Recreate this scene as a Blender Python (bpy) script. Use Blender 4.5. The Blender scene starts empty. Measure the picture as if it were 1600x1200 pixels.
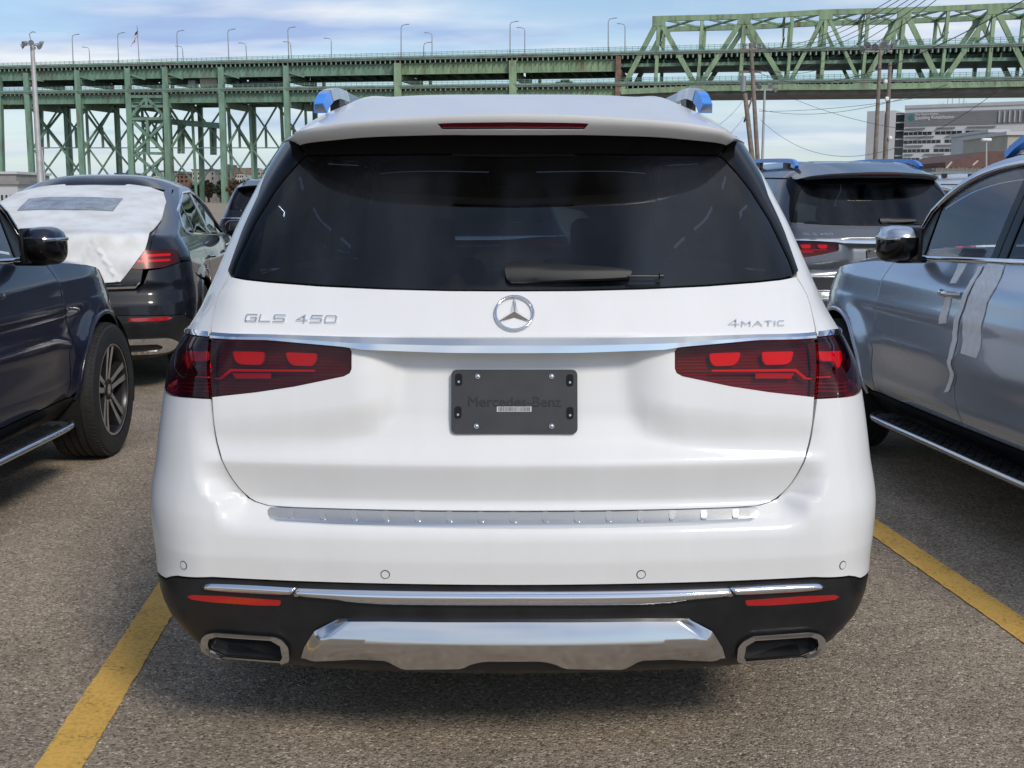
import bpy, bmesh, math, random
import numpy as np
from mathutils import Vector, Matrix
from mathutils.geometry import delaunay_2d_cdt

R = math.radians
random.seed(7)
rng = np.random.default_rng(7)
SC = bpy.context.scene
COL = SC.collection

# ------------------------------------------------------------------ camera
CAM_H, PITCH, FPX = 1.50, 9.0, 1844.0          # eye height (m), degrees down, focal length in photo pixels
cam_d = bpy.data.cameras.new('camera')
cam_d.sensor_width = 36.0
cam_d.lens = FPX / 1600.0 * 36.0
cam_d.clip_start, cam_d.clip_end = 0.05, 4000.0
cam = bpy.data.objects.new('camera', cam_d)
cam.location = (0, 0, CAM_H)
cam.rotation_euler = (R(90 - PITCH), 0, 0)
COL.objects.link(cam)
SC.camera = cam

# ------------------------------------------------------------------ sky and sun
SUN_EL, SUN_AZ = 38.0, 150.0                   # sun behind the camera, azimuth clockwise from +Y
world = bpy.data.worlds.new('World')
SC.world = world
world.use_nodes = True
nt = world.node_tree
nt.nodes.clear()
N = nt.nodes.new
L = nt.links.new
out = N('ShaderNodeOutputWorld')
sky = N('ShaderNodeTexSky')
sky.sky_type = 'NISHITA'
sky.sun_disc = False
sky.sun_elevation = R(SUN_EL)
sky.sun_rotation = R(SUN_AZ)
sky.air_density, sky.dust_density, sky.ozone_density = 1.0, 0.4, 2.5
bg1 = N('ShaderNodeBackground')
bg1.inputs['Strength'].default_value = 0.12
L(sky.outputs[0], bg1.inputs['Color'])
tc = N('ShaderNodeTexCoord')
sep = N('ShaderNodeSeparateXYZ')
L(tc.outputs['Generated'], sep.inputs[0])
# project the view direction on a flat cloud layer: far clouds shrink towards the horizon
zc = N('ShaderNodeMath'); zc.operation = 'MAXIMUM'; L(sep.outputs['Z'], zc.inputs[0]); zc.inputs[1].default_value = 0.0
zp = N('ShaderNodeMath'); zp.operation = 'ADD'; L(zc.outputs[0], zp.inputs[0]); zp.inputs[1].default_value = 0.10
dx = N('ShaderNodeMath'); dx.operation = 'DIVIDE'; L(sep.outputs['X'], dx.inputs[0]); L(zp.outputs[0], dx.inputs[1])
dy = N('ShaderNodeMath'); dy.operation = 'DIVIDE'; L(sep.outputs['Y'], dy.inputs[0]); L(zp.outputs[0], dy.inputs[1])
cmb = N('ShaderNodeCombineXYZ'); L(dx.outputs[0], cmb.inputs[0]); L(dy.outputs[0], cmb.inputs[1])
mp = N('ShaderNodeMapping'); L(cmb.outputs[0], mp.inputs['Vector'])
mp.inputs['Rotation'].default_value = (0, 0, R(-14)); mp.inputs['Scale'].default_value = (0.42, 0.70, 1); mp.inputs['Location'].default_value = (3.3, 1.2, 0)
nz = N('ShaderNodeTexNoise'); nz.inputs['Scale'].default_value = 1.0; nz.inputs['Detail'].default_value = 7; nz.inputs['Roughness'].default_value = 0.56
nz.inputs['Distortion'].default_value = 0.5
L(mp.outputs[0], nz.inputs['Vector'])
rp = N('ShaderNodeValToRGB'); L(nz.outputs['Fac'], rp.inputs[0])
rp.color_ramp.elements[0].position = 0.43; rp.color_ramp.elements[0].color = (0.05, 0.05, 0.05, 1)
rp.color_ramp.elements[1].position = 0.62; rp.color_ramp.elements[1].color = (0.97, 0.97, 0.97, 1)
# second noise: grey-lavender cloud bodies and white cloud edges
nz2 = N('ShaderNodeTexNoise'); nz2.inputs['Scale'].default_value = 2.1; nz2.inputs['Detail'].default_value = 5; L(mp.outputs[0], nz2.inputs['Vector'])
rp2 = N('ShaderNodeValToRGB'); L(nz2.outputs['Fac'], rp2.inputs[0])
rp2.color_ramp.elements[0].position = 0.42; rp2.color_ramp.elements[0].color = (0.38, 0.51, 0.80, 1)
rp2.color_ramp.elements[1].position = 0.62; rp2.color_ramp.elements[1].color = (0.90, 0.93, 0.97, 1)
bg2 = N('ShaderNodeBackground'); L(rp2.outputs[0], bg2.inputs['Color']); bg2.inputs['Strength'].default_value = 1.0
mix = N('ShaderNodeMixShader'); L(rp.outputs[0], mix.inputs[0]); L(bg1.outputs[0], mix.inputs[1]); L(bg2.outputs[0], mix.inputs[2])
# thin bright veil along the horizon
veil = N('ShaderNodeMapRange'); L(zc.outputs[0], veil.inputs['Value'])
veil.inputs['From Min'].default_value = 0.0; veil.inputs['From Max'].default_value = 0.12
veil.inputs['To Min'].default_value = 0.85; veil.inputs['To Max'].default_value = 0.0
bg3 = N('ShaderNodeBackground'); bg3.inputs['Color'].default_value = (0.60, 0.72, 0.79, 1); bg3.inputs['Strength'].default_value = 1.0
mix2 = N('ShaderNodeMixShader'); L(veil.outputs[0], mix2.inputs[0]); L(mix.outputs[0], mix2.inputs[1]); L(bg3.outputs[0], mix2.inputs[2])
L(mix2.outputs[0], out.inputs['Surface'])

sun_d = bpy.data.lights.new('sun', 'SUN')
sun_d.energy = 2.2
sun_d.angle = R(13)
sun_d.color = (1.0, 0.93, 0.82)
sun = bpy.data.objects.new('sun', sun_d)
a_, e_ = R(SUN_AZ), R(SUN_EL)
sdir = Vector((math.sin(a_) * math.cos(e_), math.cos(a_) * math.cos(e_), math.sin(e_)))
sun.rotation_euler = sdir.to_track_quat('Z', 'Y').to_euler()
sun.location = (0, -10, 30)
COL.objects.link(sun)

SC.view_settings.view_transform = 'Standard'
SC.view_settings.look = 'None'
SC.view_settings.exposure = 0.0
SC.view_settings.gamma = 1.0
SC.render.engine = 'CYCLES'
SC.cycles.max_bounces = 10
SC.cycles.transparent_max_bounces = 24

# ------------------------------------------------------------------ helpers: objects
def tag(o, label=None, cat=None, group=None, kind=None):
    if label: o['label'] = label
    if cat: o['category'] = cat
    if group: o['group'] = group
    if kind: o['kind'] = kind
    return o

def thing(name, label, cat, loc=(0, 0, 0), rz=0.0, group=None):
    o = bpy.data.objects.new(name, None)
    o.empty_display_size = 0.3
    COL.objects.link(o)
    o.location = loc
    o.rotation_euler = (0, 0, rz)
    return tag(o, label, cat, group)

def link_mesh(name, me, parent=None, mat=None):
    if mat is not None:
        if isinstance(mat, (list, tuple)):
            for m in mat: me.materials.append(m)
        else:
            me.materials.append(mat)
    o = bpy.data.objects.new(name, me)
    COL.objects.link(o)
    if parent: o.parent = parent
    return o

def mesh_obj(name, verts, faces, mat, parent=None, smooth=None, mats=None):
    me = bpy.data.meshes.new(name)
    me.from_pydata([tuple(map(float, v)) for v in verts], [], [tuple(map(int, f)) for f in faces])
    if mats is not None: me.polygons.foreach_set('material_index', mats)
    me.update()
    if smooth is not None:
        me.polygons.foreach_set('use_smooth', [True] * len(me.polygons))
        me.set_sharp_from_angle(angle=R(smooth))
    return link_mesh(name, me, parent, mat)

class MB:
    """collects simple solids, links them as one mesh"""
    def __init__(s): s.v = []; s.f = []
    def add(s, v, f):
        b = len(s.v); s.v += [tuple(x) for x in v]; s.f += [tuple(i + b for i in q) for q in f]
        return s
    def box(s, c, d, rz=0.0):
        cx, cy, cz = c; x, y, z = d[0] / 2, d[1] / 2, d[2] / 2
        ca, sa = math.cos(rz), math.sin(rz)
        v = [(cx + ca * i * x - sa * j * y, cy + sa * i * x + ca * j * y, cz + k * z) for k in (-1, 1) for j in (-1, 1) for i in (-1, 1)]
        return s.add(v, [(0, 2, 3, 1), (4, 5, 7, 6), (0, 1, 5, 4), (2, 6, 7, 3), (0, 4, 6, 2), (1, 3, 7, 5)])
    def beam(s, a, b, w, h, up=(0, 0, 1)):
        a, b = Vector(a), Vector(b); d = (b - a).normalized(); u = Vector(up)
        if abs(d.dot(u)) > 0.98: u = Vector((0, 1, 0))
        r = d.cross(u).normalized(); u = r.cross(d)
        v = [p + r * (i * w / 2) + u * (j * h / 2) for p in (a, b) for j in (-1, 1) for i in (-1, 1)]
        return s.add(v, [(0, 1, 3, 2), (4, 6, 7, 5), (0, 4, 5, 1), (2, 3, 7, 6), (0, 2, 6, 4), (1, 5, 7, 3)])
    def tube(s, pts, r, n=8, cap=True):
        pts = [Vector(p) for p in pts]; m = len(pts)
        rs = r if hasattr(r, '__len__') else [r] * m
        v = []; prev = None
        for i, p in enumerate(pts):
            d = (pts[min(i + 1, m - 1)] - pts[max(i - 1, 0)]).normalized()
            if prev is None:
                u = Vector((0, 0, 1)) if abs(d.z) < 0.95 else Vector((0, 1, 0))
            else: u = prev
            rr = d.cross(u).normalized(); u = rr.cross(d); prev = u
            for k in range(n):
                t = 2 * math.pi * k / n
                v.append(p + (rr * math.cos(t) + u * math.sin(t)) * rs[i])
        f = [(i * n + k, i * n + (k + 1) % n, (i + 1) * n + (k + 1) % n, (i + 1) * n + k) for i in range(m - 1) for k in range(n)]
        if cap: f += [tuple(range(n - 1, -1, -1)), tuple((m - 1) * n + k for k in range(n))]
        return s.add(v, f)
    def prism(s, poly, fn, d0, d1):
        """poly: 2D outline; fn(a,b,depth)->xyz"""
        n = len(poly)
        v = [fn(a, b, d0) for a, b in poly] + [fn(a, b, d1) for a, b in poly]
        return s.add(v, [tuple(range(n)), tuple(range(2 * n - 1, n - 1, -1))] + [(i, i + n, (i + 1) % n + n, (i + 1) % n) for i in range(n)])
    def build(s, name, mat, parent=None, smooth=None):
        return mesh_obj(name, s.v, s.f, mat, parent, smooth)

def rbox(c, d, r, seg=2, rot=None):
    """rounded box as (verts, faces)"""
    bm = bmesh.new()
    bmesh.ops.create_cube(bm, size=1.0)
    bmesh.ops.scale(bm, vec=d, verts=bm.verts)
    bmesh.ops.bevel(bm, geom=list(bm.edges), offset=r, segments=seg, affect='EDGES', profile=0.5)
    if rot is not None: bmesh.ops.rotate(bm, matrix=rot, verts=bm.verts)
    bmesh.ops.translate(bm, vec=c, verts=bm.verts)
    bm.verts.index_update()
    v = [tuple(x.co) for x in bm.verts]; f = [tuple(q.index for q in p.verts) for p in bm.faces]
    bm.free()
    return v, f

# ------------------------------------------------------------------ helpers: materials
def new_mat(name):
    m = bpy.data.materials.new(name); m.use_nodes = True
    return m, m.node_tree, m.node_tree.nodes['Principled BSDF']

def simple(name, col, rough=0.5, metal=0.0, coat=0.0, spec=0.5, noise=None, bump=None):
    m, t, p = new_mat(name)
    p.inputs['Base Color'].default_value = (*col, 1)
    p.inputs['Roughness'].default_value = rough
    p.inputs['Metallic'].default_value = metal
    p.inputs['Coat Weight'].default_value = coat
    p.inputs['Coat Roughness'].default_value = 0.03
    p.inputs['Specular IOR Level'].default_value = spec
    if noise:                                   # (scale, amount, [rough amount]) mottling / grime
        tcn = t.nodes.new('ShaderNodeTexCoord')
        n = t.nodes.new('ShaderNodeTexNoise'); n.inputs['Scale'].default_value = noise[0]; n.inputs['Detail'].default_value = 6
        t.links.new(tcn.outputs['Object'], n.inputs['Vector'])
        r = t.nodes.new('ShaderNodeMapRange'); t.links.new(n.outputs['Fac'], r.inputs['Value'])
        r.inputs['From Min'].default_value = 0.3; r.inputs['From Max'].default_value = 0.7
        r.inputs['To Min'].default_value = 1 - noise[1]; r.inputs['To Max'].default_value = 1 + noise[1]
        v = t.nodes.new('ShaderNodeVectorMath'); v.operation = 'SCALE'; v.inputs[0].default_value = col
        t.links.new(r.outputs[0], v.inputs['Scale']); t.links.new(v.outputs[0], p.inputs['Base Color'])
        if len(noise) > 2:
            r2 = t.nodes.new('ShaderNodeMapRange'); t.links.new(n.outputs['Fac'], r2.inputs['Value'])
            r2.inputs['From Min'].default_value = 0.3; r2.inputs['From Max'].default_value = 0.7
            r2.inputs['To Min'].default_value = max(0.0, rough - noise[2]); r2.inputs['To Max'].default_value = rough + noise[2]
            t.links.new(r2.outputs[0], p.inputs['Roughness'])
    if bump:
        tcn = t.nodes.new('ShaderNodeTexCoord')
        n = t.nodes.new('ShaderNodeTexNoise'); n.inputs['Scale'].default_value = bump[0]; n.inputs['Detail'].default_value = 5
        t.links.new(tcn.outputs['Object'], n.inputs['Vector'])
        b = t.nodes.new('ShaderNodeBump'); b.inputs['Strength'].default_value = bump[1]; b.inputs['Distance'].default_value = bump[2]
        t.links.new(n.outputs['Fac'], b.inputs['Height']); t.links.new(b.outputs[0], p.inputs['Normal'])
    return m

def paint(name, col, metal, rough=0.35, dirt=0.03, coat_ior=1.5, coat=1.0):
    """coated car paint with faint dust and water-spot marks"""
    m, t, p = new_mat(name)
    p.inputs['Metallic'].default_value = metal
    p.inputs['Roughness'].default_value = rough
    p.inputs['Coat Weight'].default_value = coat
    p.inputs['Coat IOR'].default_value = coat_ior
    if metal == 0: p.inputs['Specular IOR Level'].default_value = 0.25
    tcn = t.nodes.new('ShaderNodeTexCoord')
    n = t.nodes.new('ShaderNodeTexNoise'); n.inputs['Scale'].default_value = 3.0; n.inputs['Detail'].default_value = 8; n.inputs['Roughness'].default_value = 0.65
    mpn = t.nodes.new('ShaderNodeMapping'); mpn.inputs['Scale'].default_value = (2.0, 1.0, 0.5)
    t.links.new(tcn.outputs['Object'], mpn.inputs['Vector']); t.links.new(mpn.outputs[0], n.inputs['Vector'])
    r = t.nodes.new('ShaderNodeMapRange'); t.links.new(n.outputs['Fac'], r.inputs['Value'])
    r.inputs['From Min'].default_value = 0.35; r.inputs['From Max'].default_value = 0.75
    r.inputs['To Min'].default_value = 0.0; r.inputs['To Max'].default_value = dirt
    mx = t.nodes.new('ShaderNodeMix'); mx.data_type = 'RGBA'
    mx.inputs['A'].default_value = (*col, 1); mx.inputs['B'].default_value = (0.30, 0.28, 0.25, 1)
    t.links.new(r.outputs[0], mx.inputs['Factor'])
    t.links.new(mx.outputs['Result'], p.inputs['Base Color'])
    # dust roughens the coat a little
    r2 = t.nodes.new('ShaderNodeMapRange'); t.links.new(n.outputs['Fac'], r2.inputs['Value'])
    r2.inputs['From Min'].default_value = 0.3; r2.inputs['From Max'].default_value = 0.8
    r2.inputs['To Min'].default_value = 0.02; r2.inputs['To Max'].default_value = 0.09
    t.links.new(r2.outputs[0], p.inputs['Coat Roughness'])
    # orange peel
    n2 = t.nodes.new('ShaderNodeTexNoise'); n2.inputs['Scale'].default_value = 90; n2.inputs['Detail'].default_value = 2
    t.links.new(tcn.outputs['Object'], n2.inputs['Vector'])
    b = t.nodes.new('ShaderNodeBump'); b.inputs['Strength'].default_value = 0.03; b.inputs['Distance'].default_value = 0.002
    t.links.new(n2.outputs['Fac'], b.inputs['Height']); t.links.new(b.outputs[0], p.inputs['Coat Normal'])
    return m

def glass(name, tint, gloss_min=0.04, rough=0.0, ior=1.5, smear_sheen=0.0):
    """thin pane: tinted see-through plus fresnel reflection, optional dusty streaks that also paint in sky reflection"""
    m = bpy.data.materials.new(name); m.use_nodes = True
    t = m.node_tree; t.nodes.clear()
    o = t.nodes.new('ShaderNodeOutputMaterial')
    tr = t.nodes.new('ShaderNodeBsdfTransparent'); tr.inputs['Color'].default_value = (*tint, 1)
    gl = t.nodes.new('ShaderNodeBsdfGlossy'); gl.inputs['Roughness'].default_value = rough
    fr = t.nodes.new('ShaderNodeFresnel'); fr.inputs['IOR'].default_value = ior
    geo = t.nodes.new('ShaderNodeNewGeometry')
    mx = t.nodes.new('ShaderNodeMixShader'); t.links.new(fr.outputs[0], mx.inputs[0])
    t.links.new(tr.outputs[0], mx.inputs[1]); t.links.new(gl.outputs[0], mx.inputs[2])
    last = mx
    if smear_sheen:
        df = t.nodes.new('ShaderNodeBsdfDiffuse'); df.inputs['Color'].default_value = (0.36, 0.43, 0.56, 1)  # bluish diffuse colour stands in for sky and clouds mirrored in the pane
        tcn = t.nodes.new('ShaderNodeTexCoord'); mpn = t.nodes.new('ShaderNodeMapping')
        mpn.inputs['Rotation'].default_value = (0, R(18), 0); mpn.inputs['Scale'].default_value = (3.2, 1.0, 0.7)
        t.links.new(tcn.outputs['Object'], mpn.inputs['Vector'])
        n = t.nodes.new('ShaderNodeTexNoise'); n.inputs['Scale'].default_value = 1.3; n.inputs['Detail'].default_value = 6
        t.links.new(mpn.outputs[0], n.inputs['Vector'])
        r = t.nodes.new('ShaderNodeMapRange'); t.links.new(n.outputs['Fac'], r.inputs['Value'])
        r.inputs['From Min'].default_value = 0.35; r.inputs['From Max'].default_value = 0.75
        r.inputs['To Min'].default_value = 0.0; r.inputs['To Max'].default_value = smear_sheen
        m2 = t.nodes.new('ShaderNodeMixShader'); t.links.new(r.outputs[0], m2.inputs[0])
        t.links.new(mx.outputs[0], m2.inputs[1]); t.links.new(df.outputs[0], m2.inputs[2])
        last = m2
    t.links.new(last.outputs[0], o.inputs['Surface'])
    return m

M = {}
M['white'] = paint('white_paint', (0.78, 0.78, 0.775), 0.0, 0.38, dirt=0.09, coat=0.6)
M['navy'] = paint('navy_paint', (0.004, 0.006, 0.022), 0.0, 0.4, dirt=0.012, coat_ior=1.38)
M['silver'] = paint('silver_blue_paint', (0.46, 0.53, 0.63), 0.60, 0.25, dirt=0.04)
M['grey'] = paint('dark_grey_paint', (0.085, 0.095, 0.115), 0.55, 0.33, dirt=0.05)
M['black'] = paint('black_paint', (0.004, 0.005, 0.010), 0.0, 0.4, dirt=0.010, coat_ior=1.32)
M['blacktrim'] = simple('black_gloss_trim', (0.006, 0.006, 0.007), 0.16, spec=0.3)
M['plastic'] = simple('black_plastic', (0.010, 0.0105, 0.0125), 0.42, noise=(14, 0.25, 0.1))
M['wiper'] = simple('wiper_plastic', (0.0065, 0.007, 0.008), 0.5)
M['rubber'] = simple('rubber', (0.016, 0.016, 0.017), 0.75, noise=(30, 0.3))
M['liner'] = simple('body_liner', (0.006, 0.006, 0.006), 0.9)
M['chrome'] = simple('chrome', (0.78, 0.79, 0.81), 0.06, 1.0)
M['satin'] = simple('satin_aluminium', (0.62, 0.63, 0.65), 0.22, 1.0, noise=(40, 0.05, 0.05))
M['skid'] = simple('skid_chrome', (0.64, 0.64, 0.65), 0.15, 1.0, noise=(6, 0.03, 0.03))
M['brightlower'] = simple('step_plate_metal', (0.66, 0.67, 0.68), 0.16, 1.0)
M['privacy'] = glass('privacy_glass', (0.10, 0.125, 0.17), smear_sheen=0.06)
M['clearglass'] = glass('clear_glass', (0.90, 0.97, 0.96), smear_sheen=0.20, ior=2.1)
M['windshield'] = glass('windshield_glass', (0.60, 0.74, 0.70))
M['lens'] = glass('red_lens', (0.78, 0.04, 0.065))
def ribbed_case():
    m, t, p = new_mat('lamp_case')
    p.inputs['Roughness'].default_value = .28; p.inputs['Coat Weight'].default_value = .6
    tcn = t.nodes.new('ShaderNodeTexCoord'); w = t.nodes.new('ShaderNodeTexWave'); w.bands_direction = 'Z'; w.inputs['Scale'].default_value = 38; w.inputs['Distortion'].default_value = .6; w.inputs['Detail'].default_value = 2
    t.links.new(tcn.outputs['Object'], w.inputs['Vector'])
    r = t.nodes.new('ShaderNodeValToRGB'); t.links.new(w.outputs['Fac'], r.inputs[0])
    r.color_ramp.elements[0].color = (.055, .022, .028, 1); r.color_ramp.elements[1].color = (.15, .035, .042, 1)
    t.links.new(r.outputs[0], p.inputs['Base Color'])
    b = t.nodes.new('ShaderNodeBump'); b.inputs['Strength'].default_value = .5; b.inputs['Distance'].default_value = .004
    t.links.new(w.outputs['Fac'], b.inputs['Height']); t.links.new(b.outputs[0], p.inputs['Normal'])
    return m
M['dulllens'] = glass('dull_red_lens', (0.78, 0.04, 0.065), rough=0.3)
M['lampcase'] = ribbed_case()
M['lampblock'] = simple('lamp_reflector', (1.0, 0.11, 0.14), 0.35)
M['reverse'] = simple('reverse_lamp', (0.75, 0.75, 0.75), 0.2, 0.6)
M['redreflect'] = simple('red_reflector', (0.40, 0.005, 0.007), 0.12, coat=1.0)
M['brake'] = simple('brake_light_red', (0.16, 0.004, 0.012), 0.12, coat=1.0)
M['bluefilm'] = simple('blue_film', (0.06, 0.27, 0.78), 0.32, coat=0.3, noise=(18, 0.12), bump=(30, 0.25, 0.004))
M['clearfilm'] = simple('grey_film', (0.34, 0.36, 0.38), 0.22, coat=0.4, noise=(25, 0.2), bump=(22, 0.5, 0.006))
M['railmetal'] = simple('rail_metal', (0.35, 0.36, 0.37), 0.3, 1.0)
M['headliner'] = simple('headliner_cloth', (0.30, 0.29, 0.27), 0.9)
M['interior'] = simple('interior_dark', (0.035, 0.034, 0.034), 0.7)
M['seat'] = simple('seat_leather', (0.045, 0.043, 0.042), 0.55)
M['plate'] = simple('plate_holder_plastic', (0.032, 0.034, 0.037), 0.48, noise=(20, 0.12, 0.06))
M['platetext'] = simple('plate_emboss', (0.016, 0.017, 0.019), 0.38)
M['screw'] = simple('screw_metal', (0.55, 0.56, 0.57), 0.25, 1.0)
M['paper'] = simple('label_paper', (0.62, 0.62, 0.62), 0.6)
M['ink'] = simple('label_ink', (0.05, 0.05, 0.05), 0.6)
M['tape'] = simple('white_tape', (0.86, 0.87, 0.88), 0.45, noise=(30, 0.08), bump=(40, 0.3, 0.003))
M['rimdark'] = simple('rim_dark', (0.03, 0.03, 0.033), 0.3, 0.4)
M['rimface'] = simple('rim_machined', (0.72, 0.72, 0.74), 0.3, 1.0)
M['disc'] = simple('brake_disc', (0.22, 0.21, 0.20), 0.4, 1.0)

# ------------------------------------------------------------------ surfaces of a car body
def table(pts, sig, step=0.002):
    z = np.array([p[0] for p in pts], float); v = np.array([p[1] for p in pts], float)
    g = np.arange(z[0] - 6 * sig, z[-1] + 6 * sig, step)
    d = np.interp(g, z, v)
    # keep the end slopes
    d = np.where(g < z[0], v[0] + (g - z[0]) * (v[1] - v[0]) / (z[1] - z[0]), d)
    d = np.where(g > z[-1], v[-1] + (g - z[-1]) * (v[-1] - v[-2]) / (z[-1] - z[-2]), d)
    k = np.arange(-4 * sig, 4 * sig + step, step); k = np.exp(-0.5 * (k / sig) ** 2); k /= k.sum()
    m = len(k) // 2
    dp = np.concatenate([d[0] + (np.arange(-m, 0)) * (d[1] - d[0]), d, d[-1] + np.arange(1, m + 1) * (d[-1] - d[-2])])
    s = np.convolve(dp, k, 'valid')[:len(g)]
    return lambda q: np.interp(q, g, s)

def sstep(t):
    t = np.clip(t, 0, 1); return t * t * (3 - 2 * t)

class Body:
    """side-and-rear skin of a car: S(u, z); u runs along the skin from the middle of the tail round the corner and forward"""
    arch_r, hub_z = 0.455, 0.39
    def S(s, u, z, feat=True):
        u = np.asarray(u, float); z = np.asarray(z, float)
        sg = np.where(u < 0, -1.0, 1.0); a = np.abs(u)
        w = s.w(z); rx = s.rx(z); ry = s.ry(z); yb = s.yb(z); cr = s.crown(z)
        xf = w - rx; la = (rx + ry) * 0.785
        ph = np.clip((a - xf) / la, 0, 1) * math.pi / 2
        x = np.where(a < xf, a, xf + rx * np.sin(ph))
        run = np.maximum(a - xf - la, 0)
        y = yb + np.where(a < xf, 0, ry * (1 - np.cos(ph))) + run + cr * (x / w) ** 2
        if feat:
            y = y + s.rear_feat(x, z)
        fac = s.plan(y, z)
        x = x * np.where(run > 0, fac, 1.0)
        if feat:
            k = np.clip(run / 0.12, 0, 1)
            x = x + k * s.side_feat(y, z) * fac
        return np.stack([sg * x, y, z], -1)
    def plan(s, y, z):
        y0 = s.y0; t = np.clip((y - y0) / (s.yf(z) - y0), 0, 0.9995)
        return (1 - t ** 2.5) ** (1 / 2.5) * (1 - 0.035 * np.clip((y - 2.2) / 1.6, 0, 1) ** 2)
    def side_feat(s, y, z):
        d = 0
        for yc in (s.axle_r, s.axle_f):
            r = np.hypot(y - yc, z - s.hub_z)
            d = d + 0.022 * np.exp(-((r - s.arch_r - 0.01) / 0.07) ** 2) * sstep((z - 0.25) / 0.2)
        dr = sstep((y - s.axle_r - 0.5) / 0.3) * sstep((s.axle_f - 0.42 - y) / 0.3)
        d = d - 0.018 * np.exp(-((z - 0.62) / 0.13) ** 2) * dr
        d = d + 0.007 * np.exp(-((z - (0.93 + 0.03 * (3.0 - y) * 0.3)) / 0.035) ** 2) * sstep((y - 0.6) / 0.5)
        return d
    def rear_feat(s, x, z): return 0.0 * x
    # (x,z) on the tail and (y,z) on the flank to u
    def ux(s, x, z):
        x = np.asarray(x, float); z = np.asarray(z, float); a = np.abs(x)
        w = s.w(z); rx = s.rx(z); ry = s.ry(z); xf = w - rx; la = (rx + ry) * 0.785
        q = np.arcsin(np.clip((a - xf) / rx, 0, 0.9999)) / (math.pi / 2) * la
        return np.where(x < 0, -1, 1) * np.where(a < xf, a, xf + q)
    def uy(s, y, z, side=1):
        z = np.asarray(z, float); y = np.asarray(y, float)
        w = s.w(z); rx = s.rx(z); ry = s.ry(z); xf = w - rx; la = (rx + ry) * 0.785
        lo = np.zeros_like(z + y); hi = lo + 9.0
        for _ in range(50):
            mid = (lo + hi) / 2
            yy = s.S(mid, z + 0 * y)[..., 1]
            lo = np.where(yy < y, mid, lo); hi = np.where(yy < y, hi, mid)
        return side * (lo + hi) / 2
    def F(s, x, z):
        return s.S(s.ux(x, z), z)[..., 1]

def frames(P, a, b, e=1e-3):
    p = P(a, b)
    n = np.cross(P(a + e, b) - P(a - e, b), P(a, b + e) - P(a, b - e))
    l = np.linalg.norm(n, axis=-1, keepdims=True)
    return p, n / np.maximum(l, 1e-12)

def resample(poly, h):
    poly = np.asarray(poly, float); o = []
    for i in range(len(poly)):
        p, q = poly[i], poly[(i + 1) % len(poly)]
        n = max(1, int(math.ceil(np.linalg.norm(q - p) / h)))
        for k in range(n): o.append(p + (q - p) * k / n)
    return np.array(o)

def area2(p): return np.sum(p[:, 0] * np.roll(p[:, 1], -1) - np.roll(p[:, 0], -1) * p[:, 1])

def dedupe(poly, eps=5e-4):
    o = [poly[0]]
    for p in poly[1:]:
        if math.hypot(p[0] - o[-1][0], p[1] - o[-1][1]) > eps: o.append(p)
    if math.hypot(o[0][0] - o[-1][0], o[0][1] - o[-1][1]) < eps: o.pop()
    return o

def inset(p, d):
    e = np.roll(p, -1, 0) - p; l = np.linalg.norm(e, axis=1, keepdims=True); e = e / np.maximum(l, 1e-9)
    n = np.stack([-e[:, 1], e[:, 0]], 1); np_ = np.roll(n, 1, 0)
    m = n + np_; ml = np.sum(m * m, 1, keepdims=True)
    m = 2 * m / np.maximum(ml, 0.5)
    return p + m * d

def inside(pts, poly):
    x, y = pts[:, 0][:, None], pts[:, 1][:, None]
    x0, y0 = poly[:, 0][None], poly[:, 1][None]; x1, y1 = np.roll(poly[:, 0], -1)[None], np.roll(poly[:, 1], -1)[None]
    c = ((y0 > y) != (y1 > y))
    with np.errstate(divide='ignore', invalid='ignore'):
        xi = (x1 - x0) * (y - y0) / (y1 - y0) + x0
    return (np.sum(c & (x < xi), 1) % 2) == 1

def fillet(poly, r, n=5):
    """round every corner of a closed outline"""
    poly = [np.array(p, float) for p in poly]; o = []
    m = len(poly)
    for i in range(m):
        p, q, s = poly[i - 1], poly[i], poly[(i + 1) % m]
        a = p - q; b = s - q; la, lb = np.linalg.norm(a), np.linalg.norm(b)
        rr = r[i] if hasattr(r, '__len__') else r
        d = min(rr, la * 0.45, lb * 0.45)
        if d < 1e-4: o.append(q); continue
        A = q + a / la * d; B = q + b / lb * d
        for k in range(n + 1):
            t = k / n; o.append((1 - t) ** 2 * A + 2 * t * (1 - t) * q + t * t * B)
    return dedupe(o)

def catmull(pts, n=6):
    pts = [np.array(p, float) for p in pts]; o = []
    for i in range(len(pts) - 1):
        p0 = pts[i - 1] if i else 2 * pts[0] - pts[1]; p1, p2 = pts[i], pts[i + 1]
        p3 = pts[i + 2] if i + 2 < len(pts) else 2 * pts[-1] - pts[-2]
        for k in range(n):
            t = k / n
            o.append(0.5 * (2 * p1 + (p2 - p0) * t + (2 * p0 - 5 * p1 + 4 * p2 - p3) * t * t + (3 * p1 - p0 - 3 * p2 + p3) * t ** 3))
    o.append(pts[-1])
    return o

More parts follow.
